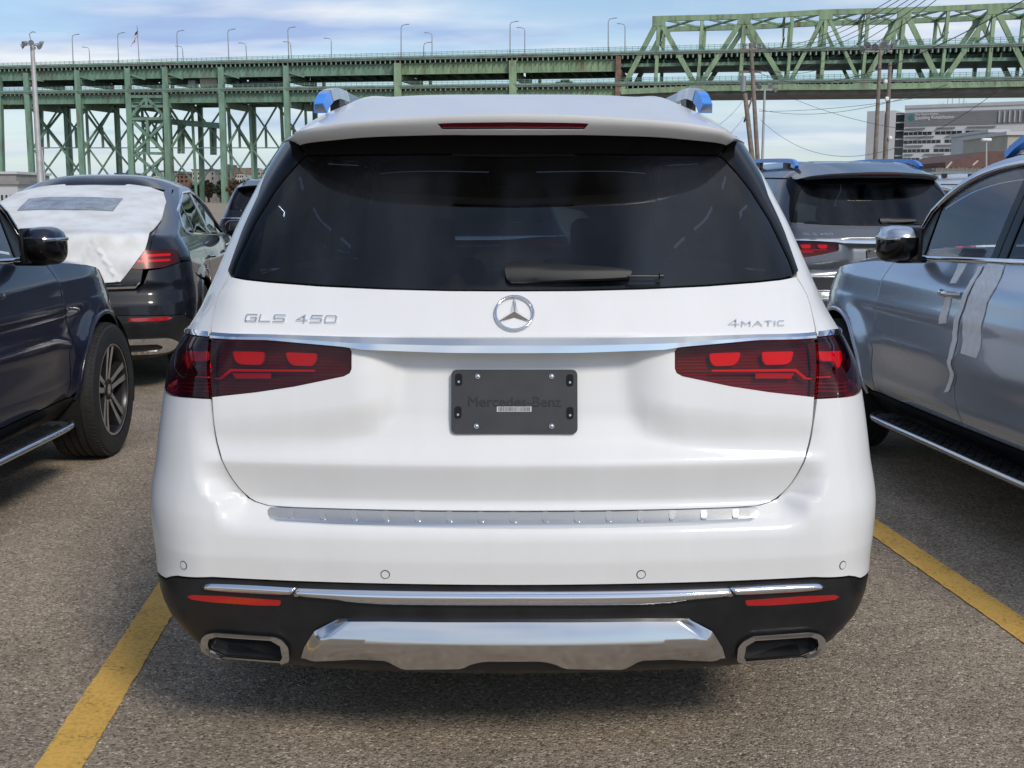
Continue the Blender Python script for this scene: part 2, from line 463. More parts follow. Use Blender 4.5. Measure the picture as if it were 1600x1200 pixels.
def panel(name, outline, P, mat, parent, holes=(), grid=0.02, off=0.0, depth=0.015, bev=0.003, seg=None, offn=None):
    """a sheet-metal panel: the part of surface P(a,b) inside `outline` with turned-in edges; normals come from the surface itself"""
    seg = seg or grid * 0.7
    rings = []
    for k, o in enumerate([outline] + list(holes)):
        p = resample(dedupe(list(map(tuple, o))), seg)
        if (area2(p) < 0) != (k > 0): p = p[::-1]
        rings.append(p)
    outer = rings[0]
    inner = [inset(p, bev) for p in rings]
    lo, hi = outer.min(0), outer.max(0)
    gx = np.arange(lo[0] + grid * 0.5, hi[0], grid); gy = np.arange(lo[1] + grid * 0.43, hi[1], grid)
    g = np.stack(np.meshgrid(gx, gy), -1).reshape(-1, 2)
    if len(g):
        keep = inside(g, inner[0])
        for h in inner[1:]: keep &= ~inside(g, h)
        g = g[keep]
        if len(g):
            rp_ = np.concatenate(inner)
            d = np.full(len(g), 1e9)
            for c in range(0, len(rp_), 400):
                d = np.minimum(d, np.min(np.linalg.norm(g[:, None] - rp_[None, c:c + 400], axis=2), 1))
            g = g[d > grid * 0.4]
    pts = []; edges = []; kind = []
    for p, q in zip(rings, inner):
        for ring, kd in ((p, 1), (q, 0)):
            b = len(pts); n = len(ring)
            pts += [tuple(x) for x in ring]; kind += [kd] * n
            edges += [(b + i, b + (i + 1) % n) for i in range(n)]
    pts += [tuple(x) for x in g]; kind += [0] * len(g)
    vo, eo, fo, ov, oe, of = delaunay_2d_cdt([Vector(p) for p in pts], edges, [], 0, 1e-6)
    V = np.array([(v.x, v.y) for v in vo]); Fc = np.array([f for f in fo if len(f) == 3])
    cen = V[Fc].mean(1)
    ok = inside(cen, rings[0])
    for h in rings[1:]: ok &= ~inside(cen, h)
    Fc = Fc[ok]
    kd = np.zeros(len(V), int)
    for i, l_ in enumerate(ov):
        for j in l_:
            if j < len(kind) and kind[j]: kd[i] = 1
    p3, n3 = frames(P, V[:, 0], V[:, 1])
    if offn is not None: offv = off + offn(V[:, 0], V[:, 1])
    else: offv = np.full(len(V), off)
    pos = p3 + n3 * (offv - np.where(kd == 1, bev * 0.9, 0))[:, None]
    if offn is not None:                       # displaced surface: normals from the displaced function
        e = 2e-3
        def D(a, b):
            q, m = frames(P, a, b); return q + m * (off + offn(a, b))[:, None]
        n3 = np.cross(D(V[:, 0] + e, V[:, 1]) - D(V[:, 0] - e, V[:, 1]), D(V[:, 0], V[:, 1] + e) - D(V[:, 0], V[:, 1] - e))
        n3 /= np.maximum(np.linalg.norm(n3, axis=1, keepdims=True), 1e-12)
    verts = [pos]; norms = [n3.copy()]; faces = [tuple(f) for f in Fc]; base = len(pos)
    for p, q in zip(rings, inner):
        a3, na = frames(P, p[:, 0], p[:, 1]); b3, _ = frames(P, q[:, 0], q[:, 1])
        o_ = offn(p[:, 0], p[:, 1]) if offn is not None else 0
        top = a3 + na * (np.full(len(p), off) + o_ - bev * 0.9)[:, None]
        bot = top - na * depth
        outv = a3 - b3; outv /= np.maximum(np.linalg.norm(outv, axis=1, keepdims=True), 1e-12)
        n = len(p)
        verts += [top, bot]; norms += [outv, outv]
        for i in range(n):
            j = (i + 1) % n
            faces.append((base + j, base + i, base + n + i, base + n + j))
        base += 2 * n
    # soften the turned edge
    me = bpy.data.meshes.new(name)
    VV = np.concatenate(verts); NN = np.concatenate(norms)
    me.from_pydata(VV.tolist(), [], faces)
    me.polygons.foreach_set('use_smooth', [True] * len(me.polygons))
    me.update()
    me.normals_split_custom_set_from_vertices(NN.tolist())
    return link_mesh(name, me, parent, mat)

def mir(poly): return [(-a, b) for a, b in poly]

def loft(name, rows, mat, parent, smooth=40, closed=False, flip=False):
    rows = [np.asarray(r, float) for r in rows]; n = len(rows[0])
    v = np.concatenate(rows); f = []
    for i in range(len(rows) - 1):
        for k in range(n if closed else n - 1):
            j = (k + 1) % n
            q = (i * n + k, i * n + j, (i + 1) * n + j, (i + 1) * n + k)
            f.append(q[::-1] if flip else q)
    return mesh_obj(name, v, f, mat, parent, smooth)

def polyx(tr, xs):
    """interpolate a trace (list of (x,z), any order in x) at xs"""
    t = np.array(sorted(tr)); return np.interp(xs, t[:, 0], t[:, 1])

# survey: photograph pixel -> point on a car's tail skin, in the car's own frame
SP, CP = math.sin(R(PITCH)), math.cos(R(PITCH))
def ray(px, py):
    a, b = (px - 800.0) / FPX, (600.0 - py) / FPX
    return np.array((a, CP + b * SP, -SP + b * CP))
def to_car(loc, rz):
    c, s_ = math.cos(-rz), math.sin(-rz); m = np.array([[c, -s_, 0], [s_, c, 0], [0, 0, 1]])
    return m, m @ (np.array([0, 0, CAM_H]) - np.array(loc))
def on_tail(body, px, py, loc, rz=0.0, ymax=2.0):
    m, o = to_car(loc, rz); d = m @ ray(px, py)
    t = np.linspace((-0.3 - o[1]) / d[1], (ymax - o[1]) / d[1], 900)
    p = o + d * t[:, None]
    w = body.w(p[:, 2]); okk = np.abs(p[:, 0]) < w * 0.9995
    g = np.where(okk, p[:, 1] - body.F(np.clip(p[:, 0], -w, w), p[:, 2]), -1.0)
    i = np.argmax(g >= 0) if (g >= 0).any() else int(np.argmax(np.where(okk, p[:, 1] - body.F(np.clip(p[:, 0], -w, w), p[:, 2]), -9)))
    if i > 0 and g[i] > 0 and g[i - 1] > -0.9:
        k = g[i] / (g[i] - g[i - 1]); q = p[i] * (1 - k) + p[i - 1] * k
    else: q = p[i]
    return float(q[0]), float(q[2])
def on_flank(body, px, py, loc, rz, side):
    m, o = to_car(loc, rz); d = m @ ray(px, py)
    t = np.linspace(1.0, 16, 3000); p = o + d * t[:, None]
    ok = (p[:, 1] > 0.4) & (p[:, 1] < 5.1) & (p[:, 2] > 0.2) & (p[:, 2] < 1.7)
    p = p[ok]
    x = np.abs(body.S(body.uy(p[:, 1], p[:, 2]), p[:, 2])[:, 0])
    g = x - side * p[:, 0]
    i = int(np.argmax(g > 0))
    return float(p[i, 1]), float(p[i, 2])

# ------------------------------------------------------------------ the large SUV
class SuvBody(Body):
    axle_r, axle_f, length, y0 = 1.19, 4.325, 5.2, 4.15
    corner = False
    def __init__(s):
        s.w = table([(0.20, .70), (0.25, .76), (.294, .835), (.341, .888), (.40, .936), (.435, .955), (.47, .970), (.51, .981), (.60, .987), (.66, .991), (.70, .992), (.74, .988), (.80, .977), (.88, .968),
                     (.979, .958), (1.05, .947), (1.10, .927), (1.146, .900), (1.2, .872), (1.274, .848), (1.43, .798), (1.558, .745), (1.657, .693), (1.70, .66), (1.80, .58)], 0.014)
        s.yb = table([(0.18, .25), (.25, .12), (.30, .055), (.34, .035), (.436, .018), (.47, .012), (.54, .008), (.60, 0), (.66, .002), (.684, .010), (.715, .062), (.735, .075), (.76, .068), (.838, .044),
                      (.848, .046), (.90, .058), (.98, .066), (1.06, .078), (1.15, .098), (1.25, .165), (1.27, .185), (1.46, .315), (1.60, .415), (1.70, .49), (1.8, .56)], 0.006)
        s.rx = table([(.2, .08), (.42, .10), (.52, .20), (.7, .22), (.9, .22), (1.15, .22), (1.27, .14), (1.7, .12)], 0.03)
        s.ry = table([(.2, .16), (.42, .18), (.52, .25), (.7, .25), (.9, .24), (1.15, .27), (1.27, .30), (1.7, .30)], 0.03)
        s.crown = table([(.2, .10), (.7, .10), (.9, .09), (1.15, .10), (1.7, .12)], 0.03)
        s.yf = table([(.2, 5.0), (.35, 5.16), (.6, 5.205), (.8, 5.19), (.95, 5.13), (1.1, 5.0), (1.8, 4.9)], 0.03)
        s.xb = table([(.80, 1.0), (.842, .80), (.852, .635), (.88, .446), (.92, .327), (.955, .295), (.98, .289), (1.2, .289)], 0.006)
        s.yo = table([(.50, .010), (.60, 0), (.66, .001), (.70, .005), (.76, .018), (.84, .036), (.90, .050), (.98, .066), (1.06, .078), (1.2, .11)], .012)
        s.dd = table([(.80, 0), (.842, 0), (.88, .018), (.95, .040), (1.10, .052), (1.125, .052), (1.15, 0.0), (1.2, 0)], 0.008)
    def rear_feat(s, x, z):
        ax = np.abs(x)
        soft = lambda t: np.clip(-np.log(np.exp(-14.0) + np.exp(-14.0 * np.clip(t, 0, 1.6))) / 14.0, 0, 1) ** 2
        m1 = soft((.405 - ax) / .118)
        zl = np.interp(ax, [0, .28, .30, .34, .44, .62, .80, 1.0], [.955, .955, .945, .915, .885, .862, .85, .846])
        m2 = soft((zl + .10 - z) / .11)
        m = 1 - (1 - m1) * (1 - m2)
        # outside the tailgate seam the bumper corner runs straight down from the lamp, without the tailgate's undercut
        xs = np.interp(z, [.60, .70, .735, .755, .79, .86, .95], [.685, .668, .672, .705, .725, .74, .75])
        out = (1.0 if s.corner else 0.0) * sstep((ax - xs - .004) / .085) * sstep((z - .60) / .05) * sstep((1.04 - z) / .08)
        return s.dd(z) * m * sstep((.88 - ax) / .14) * (1 - out) + (s.yo(z) - s.yb(z)) * out

def arch_pts(body, yc, z0, n=22, r=None, back=False):
    """points of a wheel-arch opening from rear foot to front foot, starting and ending at height z0"""
    r = r or body.arch_r; h = body.hub_z
    a0 = math.asin(np.clip((z0 - h) / r, -1, 1))
    A = np.linspace(math.pi - a0, a0, n)
    return [(yc + r * math.cos(t), h + r * math.sin(t)) for t in A]

def side_poly(body, yz, side, corr=None):
    p = resample(dedupe(list(map(tuple, yz))), 0.05)
    u = body.uy(p[:, 0], p[:, 1], 1)
    return [(side * a, b) for a, b in zip(u, p[:, 1])]

WHEEL = {}
def wheel_meshes():
    if WHEEL: return WHEEL
    def lathe(prof, n):
        v = []; f = []
        for k in range(n):
            t = 2 * math.pi * k / n
            for x, r in prof: v.append((x, r * math.cos(t), r * math.sin(t)))
        m = len(prof)
        for k in range(n):
            for i in range(m - 1):
                a, b = k * m + i, ((k + 1) % n) * m + i
                f.append((a, b, b + 1, a + 1))
        return v, f
    tread = [(-.14, .272), (-.142, .30), (-.145, .335), (-.138, .368), (-.12, .384), (-.10, .389)]
    for g in (-.065, -.02, .02, .065):
        tread += [(g - .006, .392), (g - .005, .384), (g + .005, .384), (g + .006, .392)]
    tread += [(.10, .389), (.12, .384), (.138, .368), (.145, .335), (.142, .30), (.14, .272)]
    def mk(name, v, f, mat, mats=None, sm=35):
        me = bpy.data.meshes.new(name); me.from_pydata(v, [], f)
        for q in (mat if isinstance(mat, list) else [mat]): me.materials.append(q)
        if mats: me.polygons.foreach_set('material_index', mats)
        me.polygons.foreach_set('use_smooth', [True] * len(f)); me.set_sharp_from_angle(angle=R(sm)); me.update()
        return me
    v, f = lathe(tread, 72)
    # shallow cross sipes on the tread shoulders
    b = MB(); b.v = v; b.f = f
    for k in range(90):
        t = 2 * math.pi * k / 90
        for sx in (-1, 1):
            p0 = Vector((sx * .093, .3885 * math.cos(t), .3885 * math.sin(t))); p1 = Vector((sx * .128, .381 * math.cos(t + .03), .381 * math.sin(t + .03)))
            b.beam(p0, p1, .012, .006, up=(0, math.cos(t), math.sin(t)))
    WHEEL['tyre'] = mk('tyre', b.v, b.f, M['rubber'])
    # rim: lip, barrel, hub, five twin spokes
    v, f = lathe([(.130, .272), (.137, .268), (.137, .256), (.128, .250), (.10, .246), (-.10, .240), (-.12, .26)], 64)
    b = MB(); b.v = list(v); b.f = list(f); mats = []
    mats = [1 if (i % 6) < 2 else 0 for i in range(len(f))]
    def solid(vs, fs, mi):
        n0 = len(b.f); b.add(vs, fs); mats.extend(mi if isinstance(mi, list) else [mi] * (len(b.f) - n0))
    for k in range(5):
        t = 2 * math.pi * k / 5 + math.pi / 2
        for s_ in (-1, 1):
            # inner end near the hub, outer end spread on the lip
            a0, a1 = t + s_ * 0.42, t + s_ * 0.16
            r0, r1 = 0.045, 0.250
            w0, w1 = 0.015, 0.019
            P0 = np.array([math.cos(a0), math.sin(a0)]) * r0; P1 = np.array([math.cos(a1), math.sin(a1)]) * r1
            d = (P1 - P0) / np.linalg.norm(P1 - P0); nn = np.array([-d[1], d[0]])
            sec = []
            for q, P_, w_, xf in ((0, P0, w0, .100), (.5, (P0 + P1) / 2, w0 * .95, .112), (1, P1, w1, .128)):
                A = P_ + nn * w_; B = P_ - nn * w_
                A2 = P_ + nn * w_ * 1.35; B2 = P_ - nn * w_ * 1.35
                sec.append([(xf, *A), (xf, *B), (xf - .045, *B2), (xf - .045, *A2)])
            vs = [p for s2 in sec for p in s2]; fs = []; mi = []
            for i in range(2):
                for j in range(4):
                    j2 = (j + 1) % 4
                    fs.append((i * 4 + j, i * 4 + j2, (i + 1) * 4 + j2, (i + 1) * 4 + j)); mi.append(1 if j == 0 else 0)
            solid(vs, fs, mi)
    n = 24
    hub = [(.106, .001), (.108, .030), (.104, .036), (.104, .062), (.06, .075)]
    v, f = lathe(hub, n); solid(v, f, [1 if (i % 4) < 1 else 0 for i in range(len(f))])
    for k in range(5):                              # wheel bolts
        t = 2 * math.pi * k / 5 + math.pi / 2 + .63
        c = (.107, .050 * math.cos(t), .050 * math.sin(t))
        n0 = len(b.f); b.box(c, (.012, .016, .016)); mats.extend([0] * (len(b.f) - n0))
    WHEEL['rim'] = mk('rim', b.v, b.f, [M['rimdark'], M['rimface']], mats)
    v, f = lathe([(.03, .06), (.03, .195), (.0, .195), (.0, .06)], 40)
    WHEEL['disc'] = mk('brake_disc', v, f, M['disc'])
    return WHEEL

def add_wheel(parent, x, y, z, side, steer=0.0):
    W = wheel_meshes()
    w = bpy.data.objects.new('wheel', W['rim']); COL.objects.link(w); w.parent = parent
    w.location = (x, y, z); w.rotation_euler = (0, 0, (0 if side > 0 else math.pi) + steer)
    for nme in ('tyre', 'disc'):
        o = bpy.data.objects.new('tyre' if nme == 'tyre' else 'brake_disc', W[nme]); COL.objects.link(o); o.parent = w
    return w

def stroke_letters(text, h, w, sw, gap, slant=0.12):
    """wide block capitals as closed outlines built from strokes; returns list of (polyline, closed), total width"""
    G = {'G': [([(1, 1), (.12, 1), (0, .85), (0, .15), (.12, 0), (1, 0), (1, .5), (.5, .5)], 0)],
         'L': [([(0, 1), (0, 0), (1, 0)], 0)], 'S': [([(1, 1), (.1, 1), (0, .9), (0, .6), (.1, .5), (.9, .5), (1, .4), (1, .1), (.9, 0), (0, 0)], 0)],
         '4': [([(.72, 0), (.72, 1), (0, .28), (1, .28)], 0)], '5': [([(1, 1), (.05, 1), (0, .55), (.9, .55), (1, .45), (1, .1), (.9, 0), (0, 0)], 0)],
         '0': [([(.1, 1), (.9, 1), (1, .9), (1, .1), (.9, 0), (.1, 0), (0, .1), (0, .9)], 1)],
         'M': [([(0, 0), (0, 1), (.5, .35), (1, 1), (1, 0)], 0)], 'A': [([(0, 0), (.5, 1), (1, 0)], 0), ([(.22, .35), (.78, .35)], 0)],
         'T': [([(0, 1), (1, 1)], 0), ([(.5, 1), (.5, 0)], 0)], 'I': [([(.0, 0), (.0, 1)], 0)],
         'C': [([(1, 1), (.12, 1), (0, .85), (0, .15), (.12, 0), (1, 0)], 0)], ' ': []}
    o = []; x = 0
    for k, c in enumerate(text):
        hh, ww = (h, w) if not isinstance(h, list) else (h[k], w[k])
        cw = 0.0 if c == 'I' else (ww * 0.45 if c == ' ' else ww)
        if G[c]: o.append([([(x + a * ww + slant * b * hh, b * hh) for a, b in pl], cl) for pl, cl in G[c]])
        x += cw + gap
    return o, x - gap

def stroke_mesh(strokes, fn, sw, th, bev=0.35):
    """strokes as raised ribs: fn(a,b,height)->xyz"""
    b = MB()
    for pl, cl in strokes:
        p = np.array(pl, float); n = len(p)
        if cl: d0 = p - np.roll(p, 1, 0); d1 = np.roll(p, -1, 0) - p
        else:
            d1 = np.vstack([p[1:] - p[:-1], p[-1] - p[-2]]); d0 = np.vstack([p[1] - p[0], p[1:] - p[:-1]])
        d0 /= np.linalg.norm(d0, axis=1, keepdims=True); d1 /= np.linalg.norm(d1, axis=1, keepdims=True)
        n0 = np.stack([-d0[:, 1], d0[:, 0]], 1); n1 = np.stack([-d1[:, 1], d1[:, 0]], 1)
        m = n0 + n1; m = m / np.maximum(np.sum(m * m, 1, keepdims=True), 0.6) * 2 * 0.5
        if not cl:
            p = p.copy(); p[0] -= d1[0] * sw * 0.3; p[-1] += d0[-1] * sw * 0.3
        A = p + m * sw; B = p - m * sw; A2 = p + m * sw * (1 - bev); B2 = p - m * sw * (1 - bev)
        v = []
        for i in range(n):
            v += [fn(*A[i], 0), fn(*A2[i], th), fn(*B2[i], th), fn(*B[i], 0)]
        f = []
        for i in range(n if cl else n - 1):
            j = (i + 1) % n
            for k in range(3): f.append((i * 4 + k, i * 4 + k + 1, j * 4 + k + 1, j * 4 + k))
        if not cl: f += [(0, 1, 2, 3), ((n - 1) * 4 + 3, (n - 1) * 4 + 2, (n - 1) * 4 + 1, (n - 1) * 4)]
        b.add(v, [q[::-1] for q in f])
    return b
def text_mesh(txt, size, ext=0.0, bev=0.0):
    c = bpy.data.curves.new('lettering', 'FONT'); c.body = txt; c.size = size; c.extrude = ext; c.bevel_depth = bev
    c.align_x = 'CENTER'; c.resolution_u = 3
    o = bpy.data.objects.new('tmp_text', c); COL.objects.link(o)
    dg = bpy.context.evaluated_depsgraph_get(); dg.update()
    me = bpy.data.meshes.new_from_object(o.evaluated_get(dg)); bpy.data.objects.remove(o); bpy.data.curves.remove(c)
    return me

# ------------------------------------------------------------------ the SUV itself
SUV = SuvBody()
SUV_CORNER = SuvBody(); SUV_CORNER.corner = True      # same skin with the bumper corners filled out
W_LOC = (0.003, 2.83, 0.0)
_tr = {}
def T(*pts):
    """left-half photograph trace -> (|x|, z) on the tail skin"""
    o = []
    for p in pts:
        if p not in _tr:
            x, z = on_tail(SUV, p[0], p[1], W_LOC); _tr[p] = (abs(x), z)
        o.append(_tr[p])
    return o
def C0(pts):
    """first / last point moved to the centre line"""
    return [(0.0, pts[0][1])] + list(pts[1:])
def U(pts, side=1):
    return [(float(SUV.ux(side * x, z)), z) for x, z in pts]
def full(half):
    """closed symmetric outline from a half running from the top centre outward and back to the bottom centre"""
    h = U(half)
    return h + [(-a, b) for a, b in reversed(h) if a > 1e-6]
def YZ(pts, side=1):
    return [(float(SUV.uy(y, z)) * side, z) for y, z in pts]

def edge_z(y):   # roof-side edge, falling along the windscreen pillar
    return np.interp(y, [.3, .6, 1, 2, 2.6, 2.8, 2.94, 3.07, 3.18, 3.29, 3.40, 3.50, 3.57, 3.62], [1.655, 1.662, 1.672, 1.688, 1.698, 1.699, 1.687, 1.666, 1.637, 1.595, 1.535, 1.455, 1.32, 1.19])
def belt_z(y): return np.interp(y, [.8, 1.5, 2.44, 2.8, 3.43, 3.75, 3.9], [1.245, 1.235, 1.215, 1.205, 1.185, 1.16, 1.15])
def glass_top(y): return edge_z(y) - np.interp(y, [.8, 2.6, 3.0, 3.62], [.045, .04, .04, .03])
def shoulder_z(y): return np.interp(y, [3.6, 4.0, 4.4, 4.7, 5.0, 5.2], [1.165, 1.145, 1.105, 1.045, .965, .89])
def SS(y, z):
    y, z = np.broadcast_arrays(np.asarray(y, float), np.asarray(z, float))
    return SUV.S(SUV.uy(y, z), z)

def at_depth(px, py, y):
    d = ray(px, py); t = (W_LOC[1] + y) / d[1]
    return np.array([abs(d[0] * t), y, CAM_H + d[2] * t])

SPOIL_TOP = [at_depth(*p) for p in [(801, 178, .235), (740, 179, .24), (685, 181, .25), (580, 188, .285), (520, 194, .325), (469, 204, .385), (451, 214.5, .46), (439, 223, .53)]]
SPOIL_BOT = [at_depth(*p) for p in [(801, 211, .285), (740, 211, .29), (685, 211, .30), (580, 214, .335), (520, 219, .375), (482, 223, .42), (466, 226, .45), (454, 220, .49), (440, 223.6, .532)]]
SPOIL_TOP[0][0] = 0; SPOIL_BOT[0][0] = 0
def row_at(row, a):
    """symmetric row sampled at a in [-1,1]"""
    r = np.array(row); t = np.linspace(0, 1, 400)
    c = np.array(catmull([tuple(p) for p in r], 12)); l = np.concatenate([[0], np.cumsum(np.linalg.norm(np.diff(c, axis=0), axis=1))]); l /= l[-1]
    q = np.stack([np.interp(np.abs(a), l, c[:, k]) for k in range(3)], -1)
    q[..., 0] *= np.sign(a) + (np.asarray(a) == 0)
    return q

def round_sec(tr, h):
    """half-round section for a bright strip whose outline is the (x,z) trace tr"""
    x = np.array([p[0] for p in tr]); z = np.array([p[1] for p in tr]); g = np.linspace(x.min() + 1e-4, x.max() - 1e-4, 240)
    hi = np.full(240, -9.0); lo = np.full(240, 9.0)
    n = len(x)
    for i in range(n):
        j = (i + 1) % n
        if abs(x[j] - x[i]) < 1e-6: continue
        a, b = sorted((x[i], x[j])); m = (g >= a) & (g <= b); zz = z[i] + (z[j] - z[i]) * (g - x[i]) / (x[j] - x[i])
        hi[m] = np.maximum(hi[m], zz[m]); lo[m] = np.minimum(lo[m], zz[m])
    ug = SUV.ux(g, (hi + lo) / 2)
    def f(a, b):
        aa = np.abs(a); h_ = np.interp(aa, ug, hi); l_ = np.interp(aa, ug, lo)
        q = np.clip((b - (h_ + l_) / 2) / np.maximum((h_ - l_) / 2, 1e-4), -1, 1)
        return h * np.sqrt(np.maximum(1 - (q * .97) ** 2, 0)) * np.clip((h_ - l_) / .012, 0, 1)
    return f

def build_suv(name, label, loc, rz, pm, lod=0, group='parked SUVs', rail='end', steer=0.0, tape=False, doors=True):
    t = thing(name, label, 'car', loc, rz, group)
    g = 0.018 if lod == 0 else (0.035 if lod == 1 else 0.06)
    gs = 0.03 if lod < 2 else 0.07
    P = SUV.S
    # ---- tail
    seam = T((359, 432), (345, 455), (337, 478), (331, 505), (329, 518), (329, 560), (331, 622), (337, 680), (346, 715), (365, 752), (390, 778), (420, 789))
    seam_s = catmull(seam, 3)
    glass_bot = C0(T((801, 454.5), (700, 454), (600, 451.5), (500, 447), (420, 441), (372, 435)))
    gate_bot = list(reversed(C0(list(reversed(T((460, 791.5), (560, 794.5), (680, 796.5), (801, 797)))))))
    gate_bot = gate_bot[:-1] + [(0.0, gate_bot[-1][1])]
    lamp_xz = T((329.5, 527), (400, 529.5), (470, 534), (535, 540), (545, 543), (549, 549), (549, 576), (546, 583), (537, 588), (460, 604), (400, 613), (330.5, 620.5))
    lamp_in = U(lamp_xz)
    zt_, zb_l = lamp_xz[0][1], lamp_xz[-1][1]
    gate = full(glass_bot + [p for p in seam_s if p[1] > zt_ + .002] + lamp_xz + [p for p in seam_s if p[1] < zb_l - .002] + gate_bot)
    panel('tailgate', gate, P, pm, t, grid=g * 0.6, depth=0.03)
    gap = 0.004
    seam_o = [(x + gap, z) for x, z in seam_s]
    lo_top = T((326, 527.5), (312, 526), (300, 524.5), (290, 522.5))
    lo_bot = T((326, 621), (300, 619.5), (280, 618), (268, 616), (259, 611))
    lamp_side_top = YZ([(.50, 1.125), (.60, 1.118), (.68, 1.10)]); lamp_side_bot = YZ([(.66, 1.07), (.58, 1.03), (.48, .992)])
    lamp_out = U(lo_top) + lamp_side_top + lamp_side_bot + list(reversed(U(lo_bot)))
    arch = arch_pts(SUV, SUV.axle_r, .46, 26)
    # quarter panel with its window opening
    up = [p for p in seam_o if p[1] > 1.125]
    trim_out = T((357, 421), (380, 360), (405, 305), (428, 248))
    trim_out = [(min(x, 0.955 * float(SUV.w(z))), z) for x, z in trim_out]
    shut = [(1.72, .44), (1.70, .62), (1.655, .80), (1.57, .95), (1.50, 1.05), (1.465, 1.225)]
    arch_hi = [p for p in arch if p[1] >= .80 or p[0] > 1.19]
    q = list(reversed(U(lo_top))) [0:0]
    quarter = U([(x, z) for x, z in reversed(up)]) + []
    quarter = [(a, b) for a, b in quarter]                       # bottom of the seam up to the glass corner
    q_yz_top = [(.60, 1.655)] + [(y, float(edge_z(y)) - .012) for y in (.8, 1.0, 1.3, 1.6)]
    q_mid = [(1.60, float(belt_z(1.55)) + .01)] + list(reversed(shut))
    q_arch = [p for p in arch if p[0] > 1.19 or p[1] > .80]
    quarter = quarter + U(trim_out) + YZ(q_yz_top) + YZ(q_mid) + YZ(list(reversed(q_arch))) + YZ([(.70, .90), (.655, .985), (.60, 1.022)]) + [(a + .004, b) for a, b in reversed(lamp_side_bot[:1] + lamp_side_top[2:])] + \
        [(a, b + .004) for a, b in reversed(lamp_side_top[:2])] + [(a, b + .004) for a, b in reversed(U(lo_top))]
    qw = YZ(fillet([(1.0, 1.268), (1.575, 1.245), (1.575, 1.60), (1.22, 1.592), (1.02, 1.53)], [.08, .02, .02, .12, .12]))
    # bumper
    b_top = [(x, z - .0045) for x, z in reversed(gate_bot)] + []
    b_seam = [(x + gap, z - .001) for x, z in reversed(seam_s) if z < .955]
    w_low = T((258, 903), (266, 900.5), (276, 899.5), (332, 902), (482, 909), (640, 913), (801, 914.5)); w_low[-1] = (0.0, w_low[-1][1])
    bump = U(b_top) + U(b_seam) + [(a, b - .004) for a, b in U(lo_bot)] + [(a, b - .004) for a, b in reversed(lamp_side_bot[1:])] + \
        YZ([(.598, 1.014), (.650, .98), (.695, .895)]) + YZ([p for p in arch if p[0] < 1.0 and p[1] < .79][::-1]) + YZ([(.60, .466)]) + U(w_low)
    bumper = bump + [(-a, b) for a, b in reversed(bump) if a > 1e-6]
    panel('bumper', bumper, SUV_CORNER.S, pm, t, grid=g * .6, depth=0.05)
    panel('tail_lamp_housing' if False else 'body_liner', full([(0.0, 1.23)] + [(.80, 1.22)] + [(.9, .95), (.9, .5), (0.0, .5)]), P, M['liner'], t, grid=.06, off=-.075, depth=.005)
    for sd in (1, -1):
        mm = (lambda p: p) if sd > 0 else mir
        panel('quarter_panel', mm(quarter), SUV_CORNER.S, pm, t, holes=[mm(qw)], grid=gs, depth=0.02)
        panel('quarter_window', mm(fillet(qw[::2], 0)), P, M['privacy'], t, grid=.06, off=-.006, depth=.004)
        # ---- lamps
        li = mm(lamp_in); lo = mm(lamp_out)
        lampi = panel('tail_light', [tuple(x) for x in inset(np.array(dedupe(li))[::1] if area2(np.array(li)) > 0 else np.array(dedupe(li))[::-1], .002)], P, M['lens'], t, grid=.02, off=.002, depth=.004, bev=.004)
        panel('lamp_case', li, P, M['lampcase'], lampi, grid=.04, off=-.034, depth=.004)
        if lod < 2:
            for blk in ([(359, 547), (410, 548.5), (409, 562), (404, 569), (372, 568), (364, 563)], [(443, 549), (493, 551), (491, 564), (485, 571), (455, 570), (447, 563)]):
                panel('reflector_block', fillet(mm(U(T(*blk))), .007, 3), P, M['lampblock'], lampi, grid=.02, off=-.012, depth=.01, bev=.003)
            panel('light_bar', mm(U(T((332, 590), (340, 589.5), (357, 575.5), (490, 577), (490, 580), (359, 579.5), (343, 592), (333, 592.5)))), P, M['lampblock'], lampi, grid=.02, off=-.010, depth=.006, bev=.001)
            panel('reverse_lamp', mm(U(T((359, 582.5), (420, 582.5), (420, 591), (364, 591)))), P, M['reverse'], lampi, grid=.02, off=-.014, depth=.006, bev=.002)
        lampo = panel('tail_light', lo, P, M['lens'], t, grid=.02, off=.001, depth=.004, bev=.003)
        panel('lamp_case', [(a * .998, b) for a, b in lo], P, M['lampcase'], lampo, grid=.04, off=-.03, depth=.004)
        if lod < 2:
            panel('reflector_block', mm(U(T((283, 544), (318, 545.5), (317, 558), (312, 561), (294, 561), (286, 573), (280, 560)))), P, M['lampblock'], lampo, grid=.02, off=-.012, depth=.008, bev=.003)
            panel('light_bar', mm(U(T((300, 586), (322, 587.5), (322, 589.5), (298, 588.5)))), P, M['lampblock'], lampo, grid=.02, off=-.012, depth=.006, bev=.001)
            for yy in (597, 603, 609):
                panel('light_bar', mm(U(T((272, yy - 1), (322, yy), (322, yy + 1.6), (272, yy + .6)))), P, M['redreflect'], lampo, grid=.02, off=-.014, depth=.006, bev=.0008)
        # chrome strip over the outer lamp
        panel('chrome_strip', mm(U(T((326, 518.5), (305, 515.5), (292, 513.5))) + YZ([(.50, 1.142), (.60, 1.132), (.70, 1.104), (.60, 1.121), (.50, 1.129)]) + list(reversed(U(T((326, 526.5), (305, 524), (291, 521.5)))))), P, M['chrome'], t, grid=.02, off=.006, depth=.01, bev=.003)
        # pillar trim beside the glass
        gl_edge = T((479, 243), (472, 248), (451, 271), (430, 298), (400, 346), (370, 409), (363.5, 428))
        tro = [(min(x, 0.958 * float(SUV.w(z))), z) for x, z in T((358, 424), (380, 362), (405, 307), (428, 250), (441, 224))]
